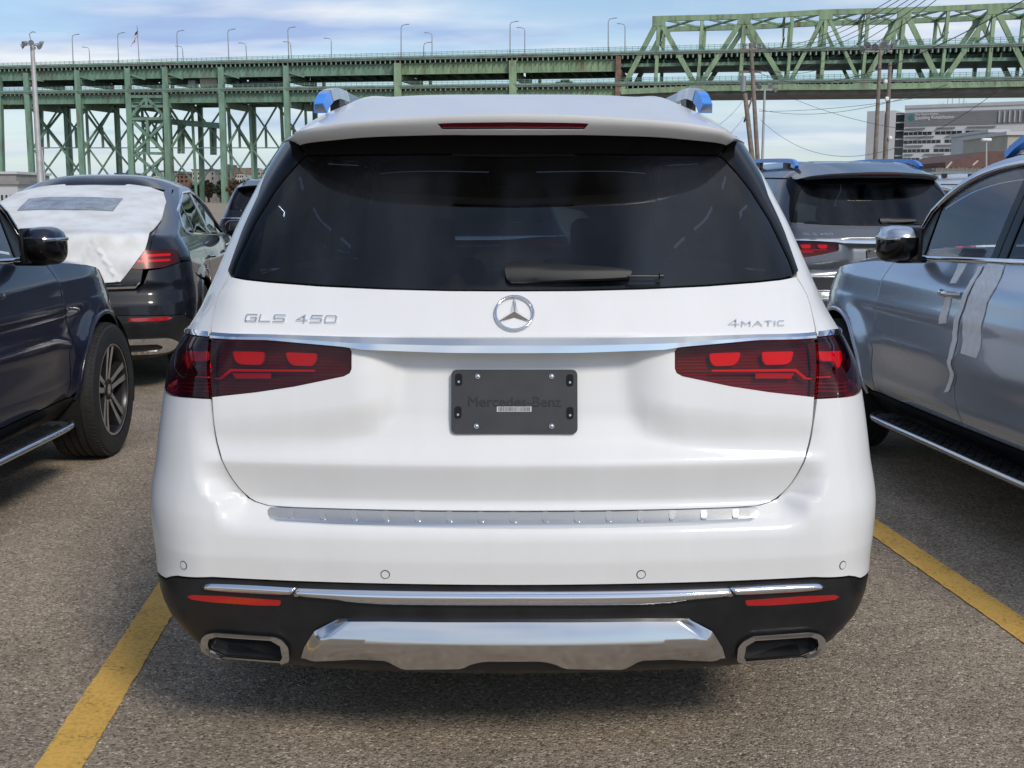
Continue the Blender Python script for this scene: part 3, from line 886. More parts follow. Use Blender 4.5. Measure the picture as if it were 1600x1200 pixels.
        trim = gl_edge + [(x + .003, z) for x, z in tro] + T((456, 212), (465, 224))
        panel('pillar_trim', mm(U(trim)), P, M['blacktrim'], t, grid=.03, off=.004, depth=.03, bev=.004)
    # chrome strip between the lamps: an upper face and a bright front face
    xs = np.concatenate([np.linspace(-1, 1, 41)])
    e_top = T((801, 527.5), (700, 527.5), (548, 525.5), (420, 521.5), (331, 518)); e_top[0] = (0, e_top[0][1])
    e_mid = T((801, 536), (700, 536), (552, 534.5), (420, 526), (331, 523)); e_mid[0] = (0, e_mid[0][1])
    e_bot = T((801, 546), (700, 545.5), (566, 544.5), (549, 541.5), (420, 530), (331, 526.8)); e_bot[0] = (0, e_bot[0][1])
    XL = e_top[-1][0] * np.concatenate([np.linspace(-1, -.56, 12), np.linspace(-.54, .54, 20), np.linspace(.56, 1, 12)])
    def crow(tr, off, dz=0.0):
        z = polyx(tr, np.abs(XL)) + dz; u = SUV.ux(XL, z); p = SUV.S(u, z, False); p[:, 1] -= off
        return p
    thick = np.interp(np.abs(XL), [0, .40, .44, .80], [1.0, 1.0, .45, .35])
    rows = [crow(e_top, 0.0), crow(e_top, 1.0)]
    r0 = crow(e_top, -.004); r1 = crow(e_top, 0); r1[:, 1] -= .010
    r2 = crow(e_mid, 0); r2[:, 1] -= .012 + .012 * thick
    r3 = crow(e_bot, 0); r3[:, 1] -= .0105 + .012 * thick
    r4 = crow(e_bot, 0); r4[:, 1] += .05; r4[:, 2] += .004
    loft('chrome_strip', [r0, r1, r2, r3, r4], M['chrome'], t, smooth=25, flip=True)
    # glass and the black band under the spoiler
    gl = full(C0(T((801, 242), (700, 242), (600, 242.5), (520, 243.5), (480.5, 244))) + T((473, 249), (452, 272), (431, 299), (401, 347), (371, 410), (364.5, 429)) +
              T((380, 433.5), (420, 438), (500, 444), (600, 449), (700, 452)) + [(0.0, T((801, 452.5))[0][1])])
    panel('rear_window', gl, P, M['privacy'], t, grid=.04, off=0.0, depth=.004, bev=.002)
    band = full(C0(T((801, 203), (685, 203), (580, 206), (520, 212), (469, 219))) + T((480, 242), (520, 241.5), (600, 240.5), (700, 240)) + [(0.0, T((801, 240))[0][1])])
    panel('pillar_trim', band, P, M['blacktrim'], t, grid=.05, off=.002, depth=.01, bev=.002)
    # ---- spoiler
    A = np.concatenate([-np.sin(np.linspace(math.pi / 2, 0, 36)), np.sin(np.linspace(0, math.pi / 2, 36))[1:]])
    A = np.sign(A) * (0.55 * np.abs(A) + 0.45 * np.linspace(-1, 1, len(A)).__abs__())
    def Psp(a, tt):
        p = row_at(SPOIL_TOP, a); q_ = row_at(SPOIL_BOT, a); tt = np.asarray(tt)[..., None]
        r_ = p * (1 - tt) + q_ * tt
        r_[..., 1] -= (0.012 * tt * (1 - tt) * 4)[..., 0]
        return r_
    def Pn(a, tt): return Psp(a, 1 - np.asarray(tt))
    aw = 0.262
    brk = fillet([(-aw, .60), (aw, .60), (aw * .955, .24), (-aw * .955, .24)], .03)
    brk = [(a, b) for a, b in brk]
    sp = panel('spoiler', [(-1, 0), (1, 0), (1, 1), (-1, 1)], Pn, pm, t, holes=[brk], grid=.045, depth=.003, bev=.0)
    panel('brake_light', brk, Pn, M['brake'], t, grid=.05, off=-.005, depth=.004, bev=.004)
    under0 = row_at(SPOIL_BOT, A); under1 = under0.copy(); under1[:, 1] = np.maximum(under1[:, 1] + .02, 0.47 + .10 * np.abs(A) ** 2); under1[:, 2] += .010
    loft('spoiler_underside', [under0, under1], M['blacktrim'] if False else pm, sp, flip=True)
    # ---- roof
    ys = [.64, .76, .95, 1.2, 1.5, 1.9, 2.3, 2.65, 2.95]
    zc_ = np.interp(ys, [.23, .5, .76, .95, 1.2, 1.5, 2.2, 2.65, 2.95], [1.709, 1.763, 1.800, 1.815, 1.825, 1.826, 1.812, 1.782, 1.742])
    rows = []
    r = row_at(SPOIL_TOP, A); rows.append(r)
    for k, y in enumerate(ys):
        e = SS(y, edge_z(y))
        fb = np.interp(y, [.64, 1.2, 2.3, 2.95], [0, .0, .05, .20])
        if k == 0: yy = y - .27 * (1 - np.abs(A) ** 1.6) * 0 + np.zeros_like(A)
        else: yy = y + fb * (1 - np.abs(A) ** 2.2)
        x = A * e[0]
        zz = e[2] + (zc_[k] - e[2]) * (1 - np.abs(A) ** 4.6)
        zz = zz + .014 * np.exp(-((np.abs(x) - .44) / .05) ** 2) * sstep((y - .6) / .25)
        rows.append(np.stack([x, yy, zz], -1))
    fine = []
    for i in range(len(rows) - 1):
        p0 = rows[i - 1] if i else 2 * rows[0] - rows[1]; p1, p2 = rows[i], rows[i + 1]; p3 = rows[i + 2] if i + 2 < len(rows) else 2 * rows[-1] - rows[-2]
        for k in range(4):
            q_ = k / 4.0
            fine.append(0.5 * (2 * p1 + (p2 - p0) * q_ + (2 * p0 - 5 * p1 + 4 * p2 - p3) * q_ ** 2 + (3 * p1 - p0 - 3 * p2 + p3) * q_ ** 3))
    fine.append(rows[-1])
    loft('roof', fine, pm, t, smooth=60)
    inner = [r_ * np.array([.97, 1, 1]) - np.array([0, 0, .03]) for r_ in fine[7:]]
    loft('headliner', inner, M['headliner'], t, smooth=60, flip=True)
    # roof-side rails of the body shell (door tops and windscreen pillars)
    for sd in (1, -1):
        mm = (lambda p: p) if sd > 0 else mir
        ya = [1.60, 2.0, 2.4, 2.7, 2.9, 3.0, 3.1, 3.2, 3.3, 3.4, 3.45, 3.5, 3.55, 3.59, 3.615]
        top = [(y, float(edge_z(y)) + .004) for y in ya]; bot = [(y, float(glass_top(y))) for y in ya]
        panel('roof_side', mm(YZ(top + list(reversed(bot)))), P, pm, t, grid=gs, off=.001, depth=.03)
    # ---- windscreen and bonnet
    ye = np.linspace(2.95, 3.62, 9); rowsw = []
    for y in ye:
        e = SS(y, edge_z(y)); k = (y - 2.95) / .67
        B_ = .20 + .20 * k
        rowsw.append(np.stack([A * e[0] * .995, y + B_ * (1 - np.abs(A) ** 2.2), e[2] + (.055 * (1 - k) + .04 * k) * (1 - np.abs(A) ** 3)], -1))
    loft('windscreen', rowsw, M['windshield'], t, smooth=60)
    yh = np.linspace(3.62, 5.12, 10); rowsh = []
    for y in yh:
        z = shoulder_z(y); e = SS(y, z); k = (y - 3.62) / 1.5
        bul = (.40 * (1 - k) + .055 * k)
        rowsh.append(np.stack([A * e[0] * .998, y + bul * (1 - np.abs(A) ** 2.2), z + .055 * (1 - np.abs(A) ** 3.2)], -1))
    loft('bonnet', rowsh, pm, t, smooth=60)
    # ---- flanks
    af = arch_pts(SUV, SUV.axle_f, .42, 26)
    for sd in (1, -1):
        mm = (lambda p: p) if sd > 0 else mir
        bl = lambda y: float(belt_z(y))
        fd = [(2.705, .435), (3.765, .435), (3.785, .60), (3.797, .90), (3.785, 1.05), (3.738, bl(3.74))] + [(y, bl(y)) for y in (3.5, 3.2, 2.9)] + [(2.670, bl(2.68)), (2.705, 1.0), (2.765, .8), (2.805, .62), (2.795, .55)]
        d = panel('front_door', mm(YZ(fd)), P, pm, t, grid=gs, depth=.02)
        rd = [(1.725, .435), (2.699, .435), (2.789, .55), (2.799, .62), (2.759, .8), (2.699, 1.0), (2.664, bl(2.67))] + [(y, bl(y)) for y in (2.4, 2.1, 1.8)] + [(1.47, bl(1.47)), (1.506, 1.05), (1.576, .95), (1.661, .80), (1.706, .62)]
        d2 = panel('rear_door', mm(YZ(rd)), P, pm, t, grid=gs, depth=.02)
        if lod < 2:
            for dd_, yh_, zh in ((d, 2.86, 1.05), (d2, 1.84, 1.065)):
                p, n = frames(SUV.S, np.array([SUV.uy(yh_ + .06, zh, sd)]), np.array([zh]))
                b = MB()
                pts = []
                for k in range(9):
                    q_ = k / 8; yy = yh_ - .03 + .20 * q_
                    pp = SUV.S(SUV.uy(yy, zh - .004 * k / 8, sd), zh - .004 * q_)
                    pts.append(pp + np.array([sd * (.004 + .038 * math.sin(math.pi * min(1, max(0, q_ * 1.08 - .02))) ** .55), 0, 0]))
                b.tube(pts, [.012, .015, .017, .0175, .0175, .017, .016, .015, .011], 8)
                b.build('door_handle', [pm, M['chrome']][1 if pm in (M['silver'],) else 0], dd_, 50)
                cup = fillet([(yh_, zh - .035), (yh_ + .15, zh - .035), (yh_ + .15, zh + .03), (yh_, zh + .03)], .03)
                panel('handle_cup', mm(YZ(cup)), P, M['liner'] if pm is not M['silver'] else pm, dd_, grid=.05, off=.0012, depth=.003, bev=.006)
        fe = [(3.771, .435), (3.80, .435)] + [p for p in af if p[1] >= .43] + [(4.79, .42), (4.86, .62), (4.98, .80), (5.03, .90)] + [(y, float(shoulder_z(y))) for y in (5.0, 4.8, 4.5, 4.2, 4.0, 3.85)] + [(3.744, bl(3.74)), (3.791, 1.05), (3.803, .90), (3.791, .60)]
        panel('front_fender', mm(YZ(fe)), P, pm, t, grid=gs, depth=.02)
        fb = [(4.79, .26), (5.0, .25), (5.15, .5), (5.17, .7), (5.10, .89), (5.04, .895), (4.985, .79), (4.866, .61), (4.796, .41)]
        panel('front_bumper', mm(YZ(fb)), P, pm, t, grid=.05, depth=.02)
        sl = [(1.66, .30), (3.86, .30), (3.86, .425), (1.72, .425)]
        panel('sill', mm(YZ(sl)), P, M['plastic'], t, grid=.06, depth=.02)
        # arch lips
        for yc in (SUV.axle_r, SUV.axle_f):
            b = MB(); pts = []
            for a in np.linspace(math.pi * .985, math.pi * .015, 40):
                y = yc + SUV.arch_r * math.cos(a); z = SUV.hub_z + SUV.arch_r * math.sin(a)
                pts.append(SUV.S(SUV.uy(y, z, sd), z) * np.array([1, 1, 1]) + np.array([sd * -.004, 0, 0]))
            b.tube(pts, .014, 8); b.build('arch_lip', pm, t, 60)
            b = MB(); v = []; f = []
            for k in range(25):
                a = math.pi * (1.1 - 1.2 * k / 24)
                for x in (.95, .60):
                    v.append((sd * x, yc + .452 * math.cos(a), SUV.hub_z + .452 * math.sin(a)))
            for k in range(24): f.append((2 * k, 2 * k + 1, 2 * k + 3, 2 * k + 2))
            b.add(v, f); b.build('wheel_well', M['liner'], t)
            add_wheel(t, sd * .845, yc, .392, sd, steer if yc > 3 else 0.0)
        # side glass
        wz = lambda y, e: (y, bl(y) + e)
        fg = [wz(2.75, .012), wz(3.1, .012), wz(3.42, .012)] + [(3.42, float(glass_top(3.42)) - .025)] + [(y, float(glass_top(y)) - .012) for y in (3.3, 3.2, 3.1, 3.0, 2.9, 2.75)]
        panel('side_window', mm(YZ(fg)), P, M['clearglass'], t, grid=.08, off=-.010, depth=.004)
        tri = [wz(3.435, .012), wz(3.575, .012), (3.565, 1.27), (3.53, float(glass_top(3.53)) - .012), (3.435, float(glass_top(3.435)) - .012)]
        panel('window_trim', mm(YZ(tri)), P, M['plastic'], t, grid=.08, off=-.006, depth=.02)
        rg = [wz(1.72, .012), wz(2.1, .012), wz(2.60, .012)] + [(y, float(glass_top(y)) - .012) for y in (2.60, 2.3, 2.0, 1.72)]
        panel('side_window', mm(YZ(rg)), P, M['privacy'], t, grid=.08, off=-.010, depth=.004)
        for y0_, y1_ in ((2.605, 2.675), (2.68, 2.745), (1.585, 1.715)):
            bp = [wz(y0_, .012), wz(y1_, .012), (y1_, float(glass_top(y1_)) - .012), (y0_, float(glass_top(y0_)) - .012)]
            panel('window_trim', mm(YZ(bp)), P, M['blacktrim'], t, grid=.08, off=-.003, depth=.02)
        # chrome surround
        b = MB(); path = []
        for y in np.linspace(3.60, 1.1, 30): path.append((y, bl(y) + .004))
        path += [(1.02, 1.252), (.965, 1.285), (.955, 1.34), (.985, 1.48), (1.05, 1.565), (1.2, 1.612)]
        for y in np.linspace(1.4, 3.605, 40): path.append((y, float(glass_top(y)) - .004))
        pts = [SUV.S(SUV.uy(y, z, sd), z) + np.array([sd * .002, 0, 0]) for y, z in path]
        b.tube(pts, .015, 6); b.build('chrome_surround', M['chrome'], t, 60)
        # mirror
        c = np.array([1.045, 3.315, 1.268])
        v = []; f = []; nu, nv = 20, 14
        for i in range(nv + 1):
            th = -math.pi / 2 + math.pi * i / nv
            for j in range(nu):
                ph_ = 2 * math.pi * j / nu
                sp_ = lambda q_, e: math.copysign(abs(q_) ** e, q_)
                x = sp_(math.cos(th), .7) * sp_(math.cos(ph_), .7) * .095; yv = sp_(math.cos(th), .7) * sp_(math.sin(ph_), .8) * .125; zv = sp_(math.sin(th), .75) * .090
                zv *= 1 + .16 * (yv / .125)
                x = max(x, -.048)
                v.append((sd * (c[0] + x), c[1] + yv, c[2] + zv - .010 * (yv / .125)))
        ft = []
        for i in range(nv):
            for j in range(nu):
                q_ = (i * nu + j, i * nu + (j + 1) % nu, (i + 1) * nu + (j + 1) % nu, (i + 1) * nu + j)
                f.append(q_ if sd > 0 else q_[::-1]); ft.append(0 if i >= nv * .52 else 1)
        mo = mesh_obj('door_mirror', v, f, [pm, M['blacktrim']], t, 50, ft)
        b = MB()
        vv, ff = rbox((sd * .965, 3.36, 1.185), (.16, .11, .035), .014); b.add(vv, ff)
        b.build('mirror_foot', M['blacktrim'], mo, 40)
        vv, ff = rbox((sd * .990, 3.295, 1.268), (.026, .245, .170), .010); mesh_obj('mirror_glass', vv, ff, M['blacktrim'], mo, 30)
        b = MB(); b.tube([(sd * (c[0] + .092 * abs(math.cos(a)) ** .7), c[1] + .122 * math.copysign(abs(math.sin(a)) ** .8, math.sin(a)), c[2] + .030) for a in np.linspace(-1.25, .9, 18)], .010, 6)
        b.build('indicator', M['satin'], mo, 60)
        # running board
        b = MB(); xs_ = []
        pl = [(.88, 1.80), (.97, 1.78), (1.02, 1.86), (1.035, 2.0), (1.035, 3.45), (1.015, 3.56), (.96, 3.62), (.88, 3.62)]
        b.prism([(sd * a, y) for a, y in pl], lambda a, bb, dpt: (a, bb, dpt), .305, .338)
        rb = b.build('running_board', M['rubber'], t, 30)
        b = MB(); b.tube([(sd * a, y, .330) for a, y in catmull([(.93, 1.765), (.985, 1.79), (1.03, 1.90), (1.045, 2.05), (1.045, 2.8), (1.045, 3.4), (1.025, 3.56), (.98, 3.63), (.93, 3.65)], 5)], .016, 8)
        b.build('board_edge', M['satin'], rb, 60)
        b = MB()
        for ix in range(5):
            for iy in range(int(1.6 / .075)):
                b.box((sd * (.905 + ix * .026), 1.93 + iy * .075 + (.035 if ix % 2 else 0), .341), (.014, .058, .008))
        s_ = b.build('tread_studs', M['satin'] if False else M['plastic'], rb); s_['kind'] = 'stuff'
        # roof rail
        rx_ = .555
        path = catmull([(rx_ + .012, .72, 1.757), (rx_ + .006, .76, 1.786), (rx_, .85, 1.808), (rx_, 1.05, 1.822), (rx_ + .01, 1.8, 1.840), (rx_ + .025, 2.5, 1.832), (rx_ + .04, 2.85, 1.795), (rx_ + .045, 3.0, 1.755), (rx_ + .05, 3.10, 1.70)], 5)
        b = MB()
        sec = [(-.017, -.014), (.017, -.014), (.014, .014), (-.010, .016)]
        def sweep(path, k, nm, mat, par):
            v = []; f = []; m_ = len(path)
            for i, p in enumerate(path):
                p = np.array(p); d_ = np.array(path[min(i + 1, m_ - 1)]) - np.array(path[max(i - 1, 0)]); d_ /= np.linalg.norm(d_)
                r_ = np.array([1, 0, 0]); n_ = np.cross(r_, d_)
                for a, c_ in sec: v.append((p + r_ * a * k * 1 + n_ * c_ * k) * np.array([sd, 1, 1]))
            for i in range(m_ - 1):
                for j in range(4):
                    q_ = (i * 4 + j, i * 4 + (j + 1) % 4, (i + 1) * 4 + (j + 1) % 4, (i + 1) * 4 + j); f.append(q_ if sd < 0 else q_[::-1])
            f += [(0, 1, 2, 3), tuple((m_ - 1) * 4 + q_ for q_ in (3, 2, 1, 0))]
            return mesh_obj(nm, v, f, mat, par, 40)
        rl = sweep(path, 1.0, 'roof_rail', M['railmetal'], t)
        for yf_, zf_ in ((1.0, 1.785), (1.75, 1.80)):
            b = MB(); b.box((sd * rx_, yf_, zf_), (.03, .12, .06)); b.build('rail_foot', M['plastic'], rl)
        if rail == 'end':
            sweep(path[0:8], 1.18, 'protective_film', M['bluefilm'], rl); sweep(path[8:17], 1.12, 'clear_film', M['clearfilm'], rl); sweep(path[-8:], 1.5, 'protective_film', M['bluefilm'], rl)
        elif rail == 'all':
            sweep(path, 1.25, 'protective_film', M['bluefilm'], rl)
    # ---- black lower bumper and its bright parts
    low_top = T((801, 916.5), (640, 915), (482, 911.5), (332, 905), (276, 902.5), (266, 903.5), (258.5, 906.5)); low_top[0] = (0.0, low_top[0][1])
    lowh = U(low_top) + YZ([(.60, .462), (.735, .455), (.742, .34), (.50, .30)]) + U([(.74, .283), (.40, .272), (.0, .272)])
    tp_o = [(317, 1001), (318, 993), (325, 987), (338, 985), (430, 991.5), (445, 999), (453, 1009), (454, 1026), (451, 1030.5), (430, 1029.5), (350, 1022.5), (336, 1019), (320, 1011)]
    tp_i = [(327, 1003), (329, 995), (340, 991), (424, 996.5), (440, 1006), (443, 1022), (439, 1027.5), (352, 1021), (332, 1013)]
    tpo = U(T(*tp_o)); tpi = U(T(*tp_i))
    ti_ = np.array(tpi); ti_ = ti_ if area2(ti_) > 0 else ti_[::-1]
    tph = [tuple(x) for x in inset(ti_, -.006)]
    lowp = lowh + [(-a, b) for a, b in reversed(lowh) if a > 1e-6]
    panel('lower_bumper', lowp, P, M['plastic'], t, holes=[tph, mir(tph)], grid=.03, depth=.03, bev=.002)
    for sd in (1, -1):
        mm = (lambda p: p) if sd > 0 else mir
        tp = panel('tailpipe_trim', fillet(mm(tpo), .008, 3), P, M['skid'], t, holes=[mm(tpi)], grid=.03, off=.018, depth=.004, bev=.007)
        panel('tailpipe_inside', mm(tpo), P, M['liner'], tp, grid=.05, off=-.07, depth=.004)
        b = MB(); ring_ = [SUV.S(a_, b_) for a_, b_ in mm(tph)]; nn_ = [frames(SUV.S, np.array([a_]), np.array([b_]))[1][0] for a_, b_ in mm(tph)]
        loft('tailpipe_wall', [[p_ - n_ * .002 for p_, n_ in zip(ring_, nn_)], [p_ - n_ * .07 for p_, n_ in zip(ring_, nn_)]], M['rubber'], tp, 60, closed=True)
        panel('reflector', mm(U(T((292, 932), (300, 929.5), (350, 931.5), (438, 938), (439, 942), (436, 946.5), (400, 946), (330, 941), (298, 936.5)))), P, M['redreflect'], t, grid=.02, off=.004, depth=.008, bev=.004)
        s1 = catmull(T((316, 916.5), (324, 912), (340, 911.5), (400, 914), (464, 918)), 3) + catmull(T((455, 929), (400, 926.5), (340, 922.5), (322, 919.5)), 3)
        panel('bumper_trim', mm(U(s1)), P, M['chrome'], t, grid=.006, seg=.008, off=.004, depth=.014, bev=.002, offn=round_sec(s1, .009))
    s2a = T((801, 923), (640, 922.5), (540, 920.5), (466, 918)); s2a[0] = (0.0, s2a[0][1])
    s2b = T((457, 929.3), (520, 936), (560, 941), (600, 943.5), (801, 945)); s2b[-1] = (0.0, s2b[-1][1])
    panel('bumper_trim', full(s2a + s2b), P, M['chrome'], t, grid=.008, seg=.01, off=.004, depth=.014, bev=.002, offn=round_sec(s2a + s2b, .014))
    # skid plate, folded
    K = np.linspace(-1, 1, 81)
    def skrow(px, off):
        tr = T(*px); tr[0] = (0.0, tr[0][1]); tr = np.array(tr); l = tr[:, 0] / tr[-1, 0]
        z = np.interp(np.abs(K), l, tr[:, 1]); x = K * tr[-1, 0]
        p, n = frames(SUV.S, SUV.ux(x, z), z); return p + n * (off if np.isscalar(off) else off(np.abs(K)))[..., None] if not np.isscalar(off) else p + n * off
    taper = lambda o_: (lambda a: o_ * np.clip((1 - a) / .06, .25, 1))
    sk = loft('skid_plate', [skrow([(801, 966), (600, 965), (524, 965)], -.01), skrow([(801, 968.5), (600, 967.5), (526, 967.5)], taper(.012)), skrow([(801, 990), (600, 988), (520, 985), (493, 983.5)], taper(.034)),
                        skrow([(801, 996), (600, 994), (515, 991), (488, 990)], taper(.038)), skrow([(801, 1012), (600, 1010), (500, 1008), (476.5, 1009)], taper(.032)),
                        skrow([(801, 1026), (756, 1026), (737, 1029), (722, 1036), (631, 1037), (606, 1024), (557, 1022), (490, 1024), (471, 1026)], taper(.02)),
                        skrow([(801, 1028), (756, 1028), (737, 1031), (722, 1038), (631, 1039), (606, 1026), (557, 1024), (490, 1026), (471, 1028)], -.02)], M['skid'], t, smooth=30, flip=True)
    # valance below the skid plate
    va = T((756, 1029), (737, 1031), (722, 1037), (631, 1038), (606, 1026), (557, 1024), (480, 1027)); va = [(0.0, va[0][1])] + va
    vb = T((480, 1034), (600, 1036), (640, 1045), (715, 1045), (801, 1044)); vb[-1] = (0.0, vb[-1][1])
    panel('valance', full(va + vb), P, M['plastic'], t, grid=.03, off=.008, depth=.05, bev=.005)
    # sensors
    for (px, py) in ((287, 883), (602, 897.5)):
        x0, z0 = T((px, py))[0]
        for sd in (1, -1):
            u0 = float(SUV.ux(x0, z0))
            cir = lambda r_: [(sd * (u0 + r_ * math.cos(q_)), z0 + r_ * math.sin(q_)) for q_ in np.linspace(0, 2 * math.pi, 24, endpoint=False)]
            se = panel('parking_sensor', cir(.0118), P, M['liner'], t, grid=.02, off=.0012, depth=.004, bev=.0005)
            panel('sensor_cap', cir(.0098), P, pm, se, grid=.02, off=.0026, depth=.003, bev=.0012)
    # step plate with pressed ribs
    sp_top = T((801, 800.5), (650, 799.5), (520, 796), (440, 793), (422, 792.5)); sp_top[0] = (0.0, sp_top[0][1])
    sp_bot = T((418, 797), (418.5, 804), (423, 811), (433, 815.5), (520, 820.5), (650, 824.5), (801, 826.5)); sp_bot[-1] = (0.0, sp_bot[-1][1])
    stp = panel('step_plate', full(sp_top + sp_bot), P, M['brightlower'], t, grid=.018, off=.004, depth=.010, bev=.004)
    lip_t = T((801, 822), (650, 820), (520, 816), (436, 811), (424, 807)); lip_t[0] = (0.0, lip_t[0][1])
    panel('plate_edge', full(lip_t + [p for p in sp_bot[2:]]), P, M['chrome'], stp, grid=.018, off=.0075, depth=.006, bev=.003)
    for k in range(-7, 8):
        cx = 801 - 49.4 * abs(k); yb_ = 818 - .38 * (abs(k) / 7.0) ** 1.6 * 13
        a = T((cx - 5, yb_ - 15), (cx + 5, yb_ - 15), (cx + 4.5, yb_), (cx - 4.5, yb_))
        if k == 0: h_ = abs(T((796, 803))[0][0]); z1, z0 = a[0][1], a[2][1]; a = [(-h_, z1), (h_, z1), (h_ * .9, z0), (-h_ * .9, z0)]
        pl = [(float(SUV.ux(x, z)), z) for x, z in a]
        if k > 0: pl = [(-p, q_) for p, q_ in pl]
        panel('step_rib', fillet(pl, .005, 3), P, M['brightlower'], stp, grid=.02, off=.0125, depth=.009, bev=.004)
    # ---- badges
    def skin(px, py, side):
        x, z = T((px, py))[0]
        return x * side, z
    if lod < 2:
        z0 = T((801, 491))[0][1]
        p, n = frames(SUV.S, np.array([.003]), np.array([z0])); p, n = p[0], n[0]
        up_ = np.cross(n, np.array([1, 0, 0])); up_ = -up_ if up_[2] < 0 else up_
        fr = lambda a, b, h: p + np.array([1, 0, 0]) * a + up_ * b + n * h
        bx0, bx1 = T((771, 491))[0][0], 0
        rad = .0475
        b = MB(); b.tube([fr(rad * math.cos(q_), rad * math.sin(q_), .007) for q_ in np.linspace(0, 2 * math.pi, 49)], .0036, 8, cap=False)
        em = b.build('round_emblem', M['chrome'], t, 60)
        b = MB()
        for k in range(3):
            a = math.pi / 2 + k * 2 * math.pi / 3
            tip = (rad * math.cos(a), rad * math.sin(a)); l_ = (.0098 * math.cos(a + math.pi / 3), .0098 * math.sin(a + math.pi / 3)); r_ = (.0098 * math.cos(a - math.pi / 3), .0098 * math.sin(a - math.pi / 3))
            b.add([fr(*tip, .006), fr(*l_, .003), fr(0, 0, .015), fr(*r_, .003)], [(0, 1, 2), (0, 2, 3)])
        b.build('emblem_star', M['chrome'], em)
        def badge(nm, strokes, px, py, side, sw, th, par=t):
            x0, z0_ = skin(px, py, side); u0 = float(SUV.ux(x0, z0_))
            P0, N0 = frames(SUV.S, np.array([u0]), np.array([z0_]))
            def fn(a, b_, h):
                pp, nn = frames(SUV.S, np.array([u0 + a]), np.array([z0_ + b_ * .86])); return pp[0] + nn[0] * (h + .0005)
            for grp in strokes: stroke_mesh(grp, fn, sw, th).build(nm, M['chrome'], par)
        st, wd = stroke_letters('GLS 450', .0185, .0275, .004, .0098)
        badge('model_badge_letter', st, 384, 503.0, -1, .0040, .005)
        st, wd = stroke_letters('4MATIC', [.0185, .0125, .0125, .0125, .0125, .0125], [.027, .021, .023, .017, .01, .016], .004, .0085, .1)
        badge('drive_badge_letter', st, 801 + 801 - 1136, 511, 1, .0029, .0045)
        # plate holder
        z0 = T((801, 628))[0][1]
        p, n = frames(SUV.S, np.array([.001]), np.array([z0])); p, n = p[0], n[0]
        n = np.array([0, -math.cos(.06), math.sin(.06)]) if False else n
        up_ = np.cross(n, np.array([-1, 0, 0])); up_ = -up_ if up_[2] < 0 else up_
        fr = lambda a, b_, h: p + np.array([1, 0, 0]) * (a + .002) + up_ * b_ + n * h
        outl = fillet([(-.159, -.081), (.159, -.081), (.159, .081), (-.159, .081)], .016, 6)
        Pp = lambda a, b_: p + np.outer(np.asarray(a) + .002, np.array([1, 0, 0])) + np.outer(np.asarray(b_), up_)
        ph = panel('plate_holder', outl, Pp, M['plate'], t, grid=.05, off=.016, depth=.016, bev=.0035)
        K_ = .318 / 200
        for (px, py) in ((745, 588), (862, 588), (743, 667), (862, 667)):
            a, b_ = (px - 803) * K_, (628 - py) * K_
            m_ = MB(); m_.tube([fr(a, b_, .014), fr(a, b_, .0185)], .0062, 14); m_.tube([fr(a, b_, .0186), fr(a, b_, .0205)], [.0048, .0022], 12); m_.build('screw', M['screw'], ph, 40)
        for (px, py) in ((715, 593), (891, 594), (714, 645), (891, 646)):
            a, b_ = (px - 803) * K_, (628 - py) * K_
            ol = fillet([(a - .0085, b_ - .015), (a + .0085, b_ - .015), (a + .0085, b_ + .015), (a - .0085, b_ + .015)], .0084, 5)
            cl = panel('clip', ol, Pp, M['blacktrim'], ph, grid=.05, off=.0205, depth=.005, bev=.002)
            m_ = MB(); m_.tube([fr(a, b_ - .006, .0195), fr(a, b_ - .006, .0222)], .003, 10); m_.build('clip_screw', M['screw'], ph, 40)
            m_ = MB(); m_.tube([fr(a, b_ + .006, .0195), fr(a, b_ + .006, .0222)], .0042, 12); m_.build('clip_hole', M['liner'], ph, 40)
        if lod == 0:
            me = text_mesh('Mercedes-Benz', .036, .0006, .0003)
            o = link_mesh('embossed_lettering', me, ph, M['platetext'])
            m4 = Matrix((( 1.06, 0, n[0], fr(0, -.012, .0165)[0]), (0, up_[1], n[1], fr(0, -.012, .0165)[1]), (0, up_[2], n[2], fr(0, -.012, .0165)[2]), (0, 0, 0, 1)))
            o.matrix_local = m4
            b = MB(); b.prism([(-.044, -.0255), (.043, -.0255), (.043, -.0125), (-.044, -.0125)], fr, .0162, .0167); bl_ = b.build('barcode_sticker', M['paper'], ph)
            b = MB(); x = -.041
            rr = random.Random(3)
            while x < .040:
                w_ = rr.choice((.0008, .0012, .0018)); b.prism([(x, -.0245), (x + w_, -.0245), (x + w_, -.0135), (x, -.0135)], fr, .0168, .0170); x += w_ + rr.choice((.0009, .0014))
            b.build('barcode_stripes', M['ink'], ph)
        # rear wiper and the dark slot at the top of the glass
        wo = [(788.5, 427), (790, 418), (797, 413.5), (812, 413), (840, 416), (880, 417), (930, 421), (968, 425), (984, 428), (985, 433), (981, 438.5), (940, 440.5), (880, 442), (840, 443.5), (815, 445), (799, 445), (791, 439)]
        wpx = [on_tail(SUV, px, py, W_LOC) for px, py in wo]
        wu = [(float(SUV.ux(x, z)), z) for x, z in wpx]
        zt, zb = wu[4][1], wu[13][1]
        wip = panel('rear_wiper', wu, P, M['wiper'], t, grid=.008, off=.010, depth=.012, bev=.002, seg=.006, offn=lambda a, b_: .014 * np.clip(1 - np.abs((b_ - (zb + .6 * (zt - zb) - .006 * np.clip((a - .05) / .13, 0, 1))) / (.6 * (zt - zb))), 0, 1) ** .5)
        pp = [np.array(SUV.S(SUV.ux(x, z), z)) + np.array([0, -.022, .006]) for x, z in (on_tail(SUV, 980, 434, W_LOC), on_tail(SUV, 1033, 434.5, W_LOC))]
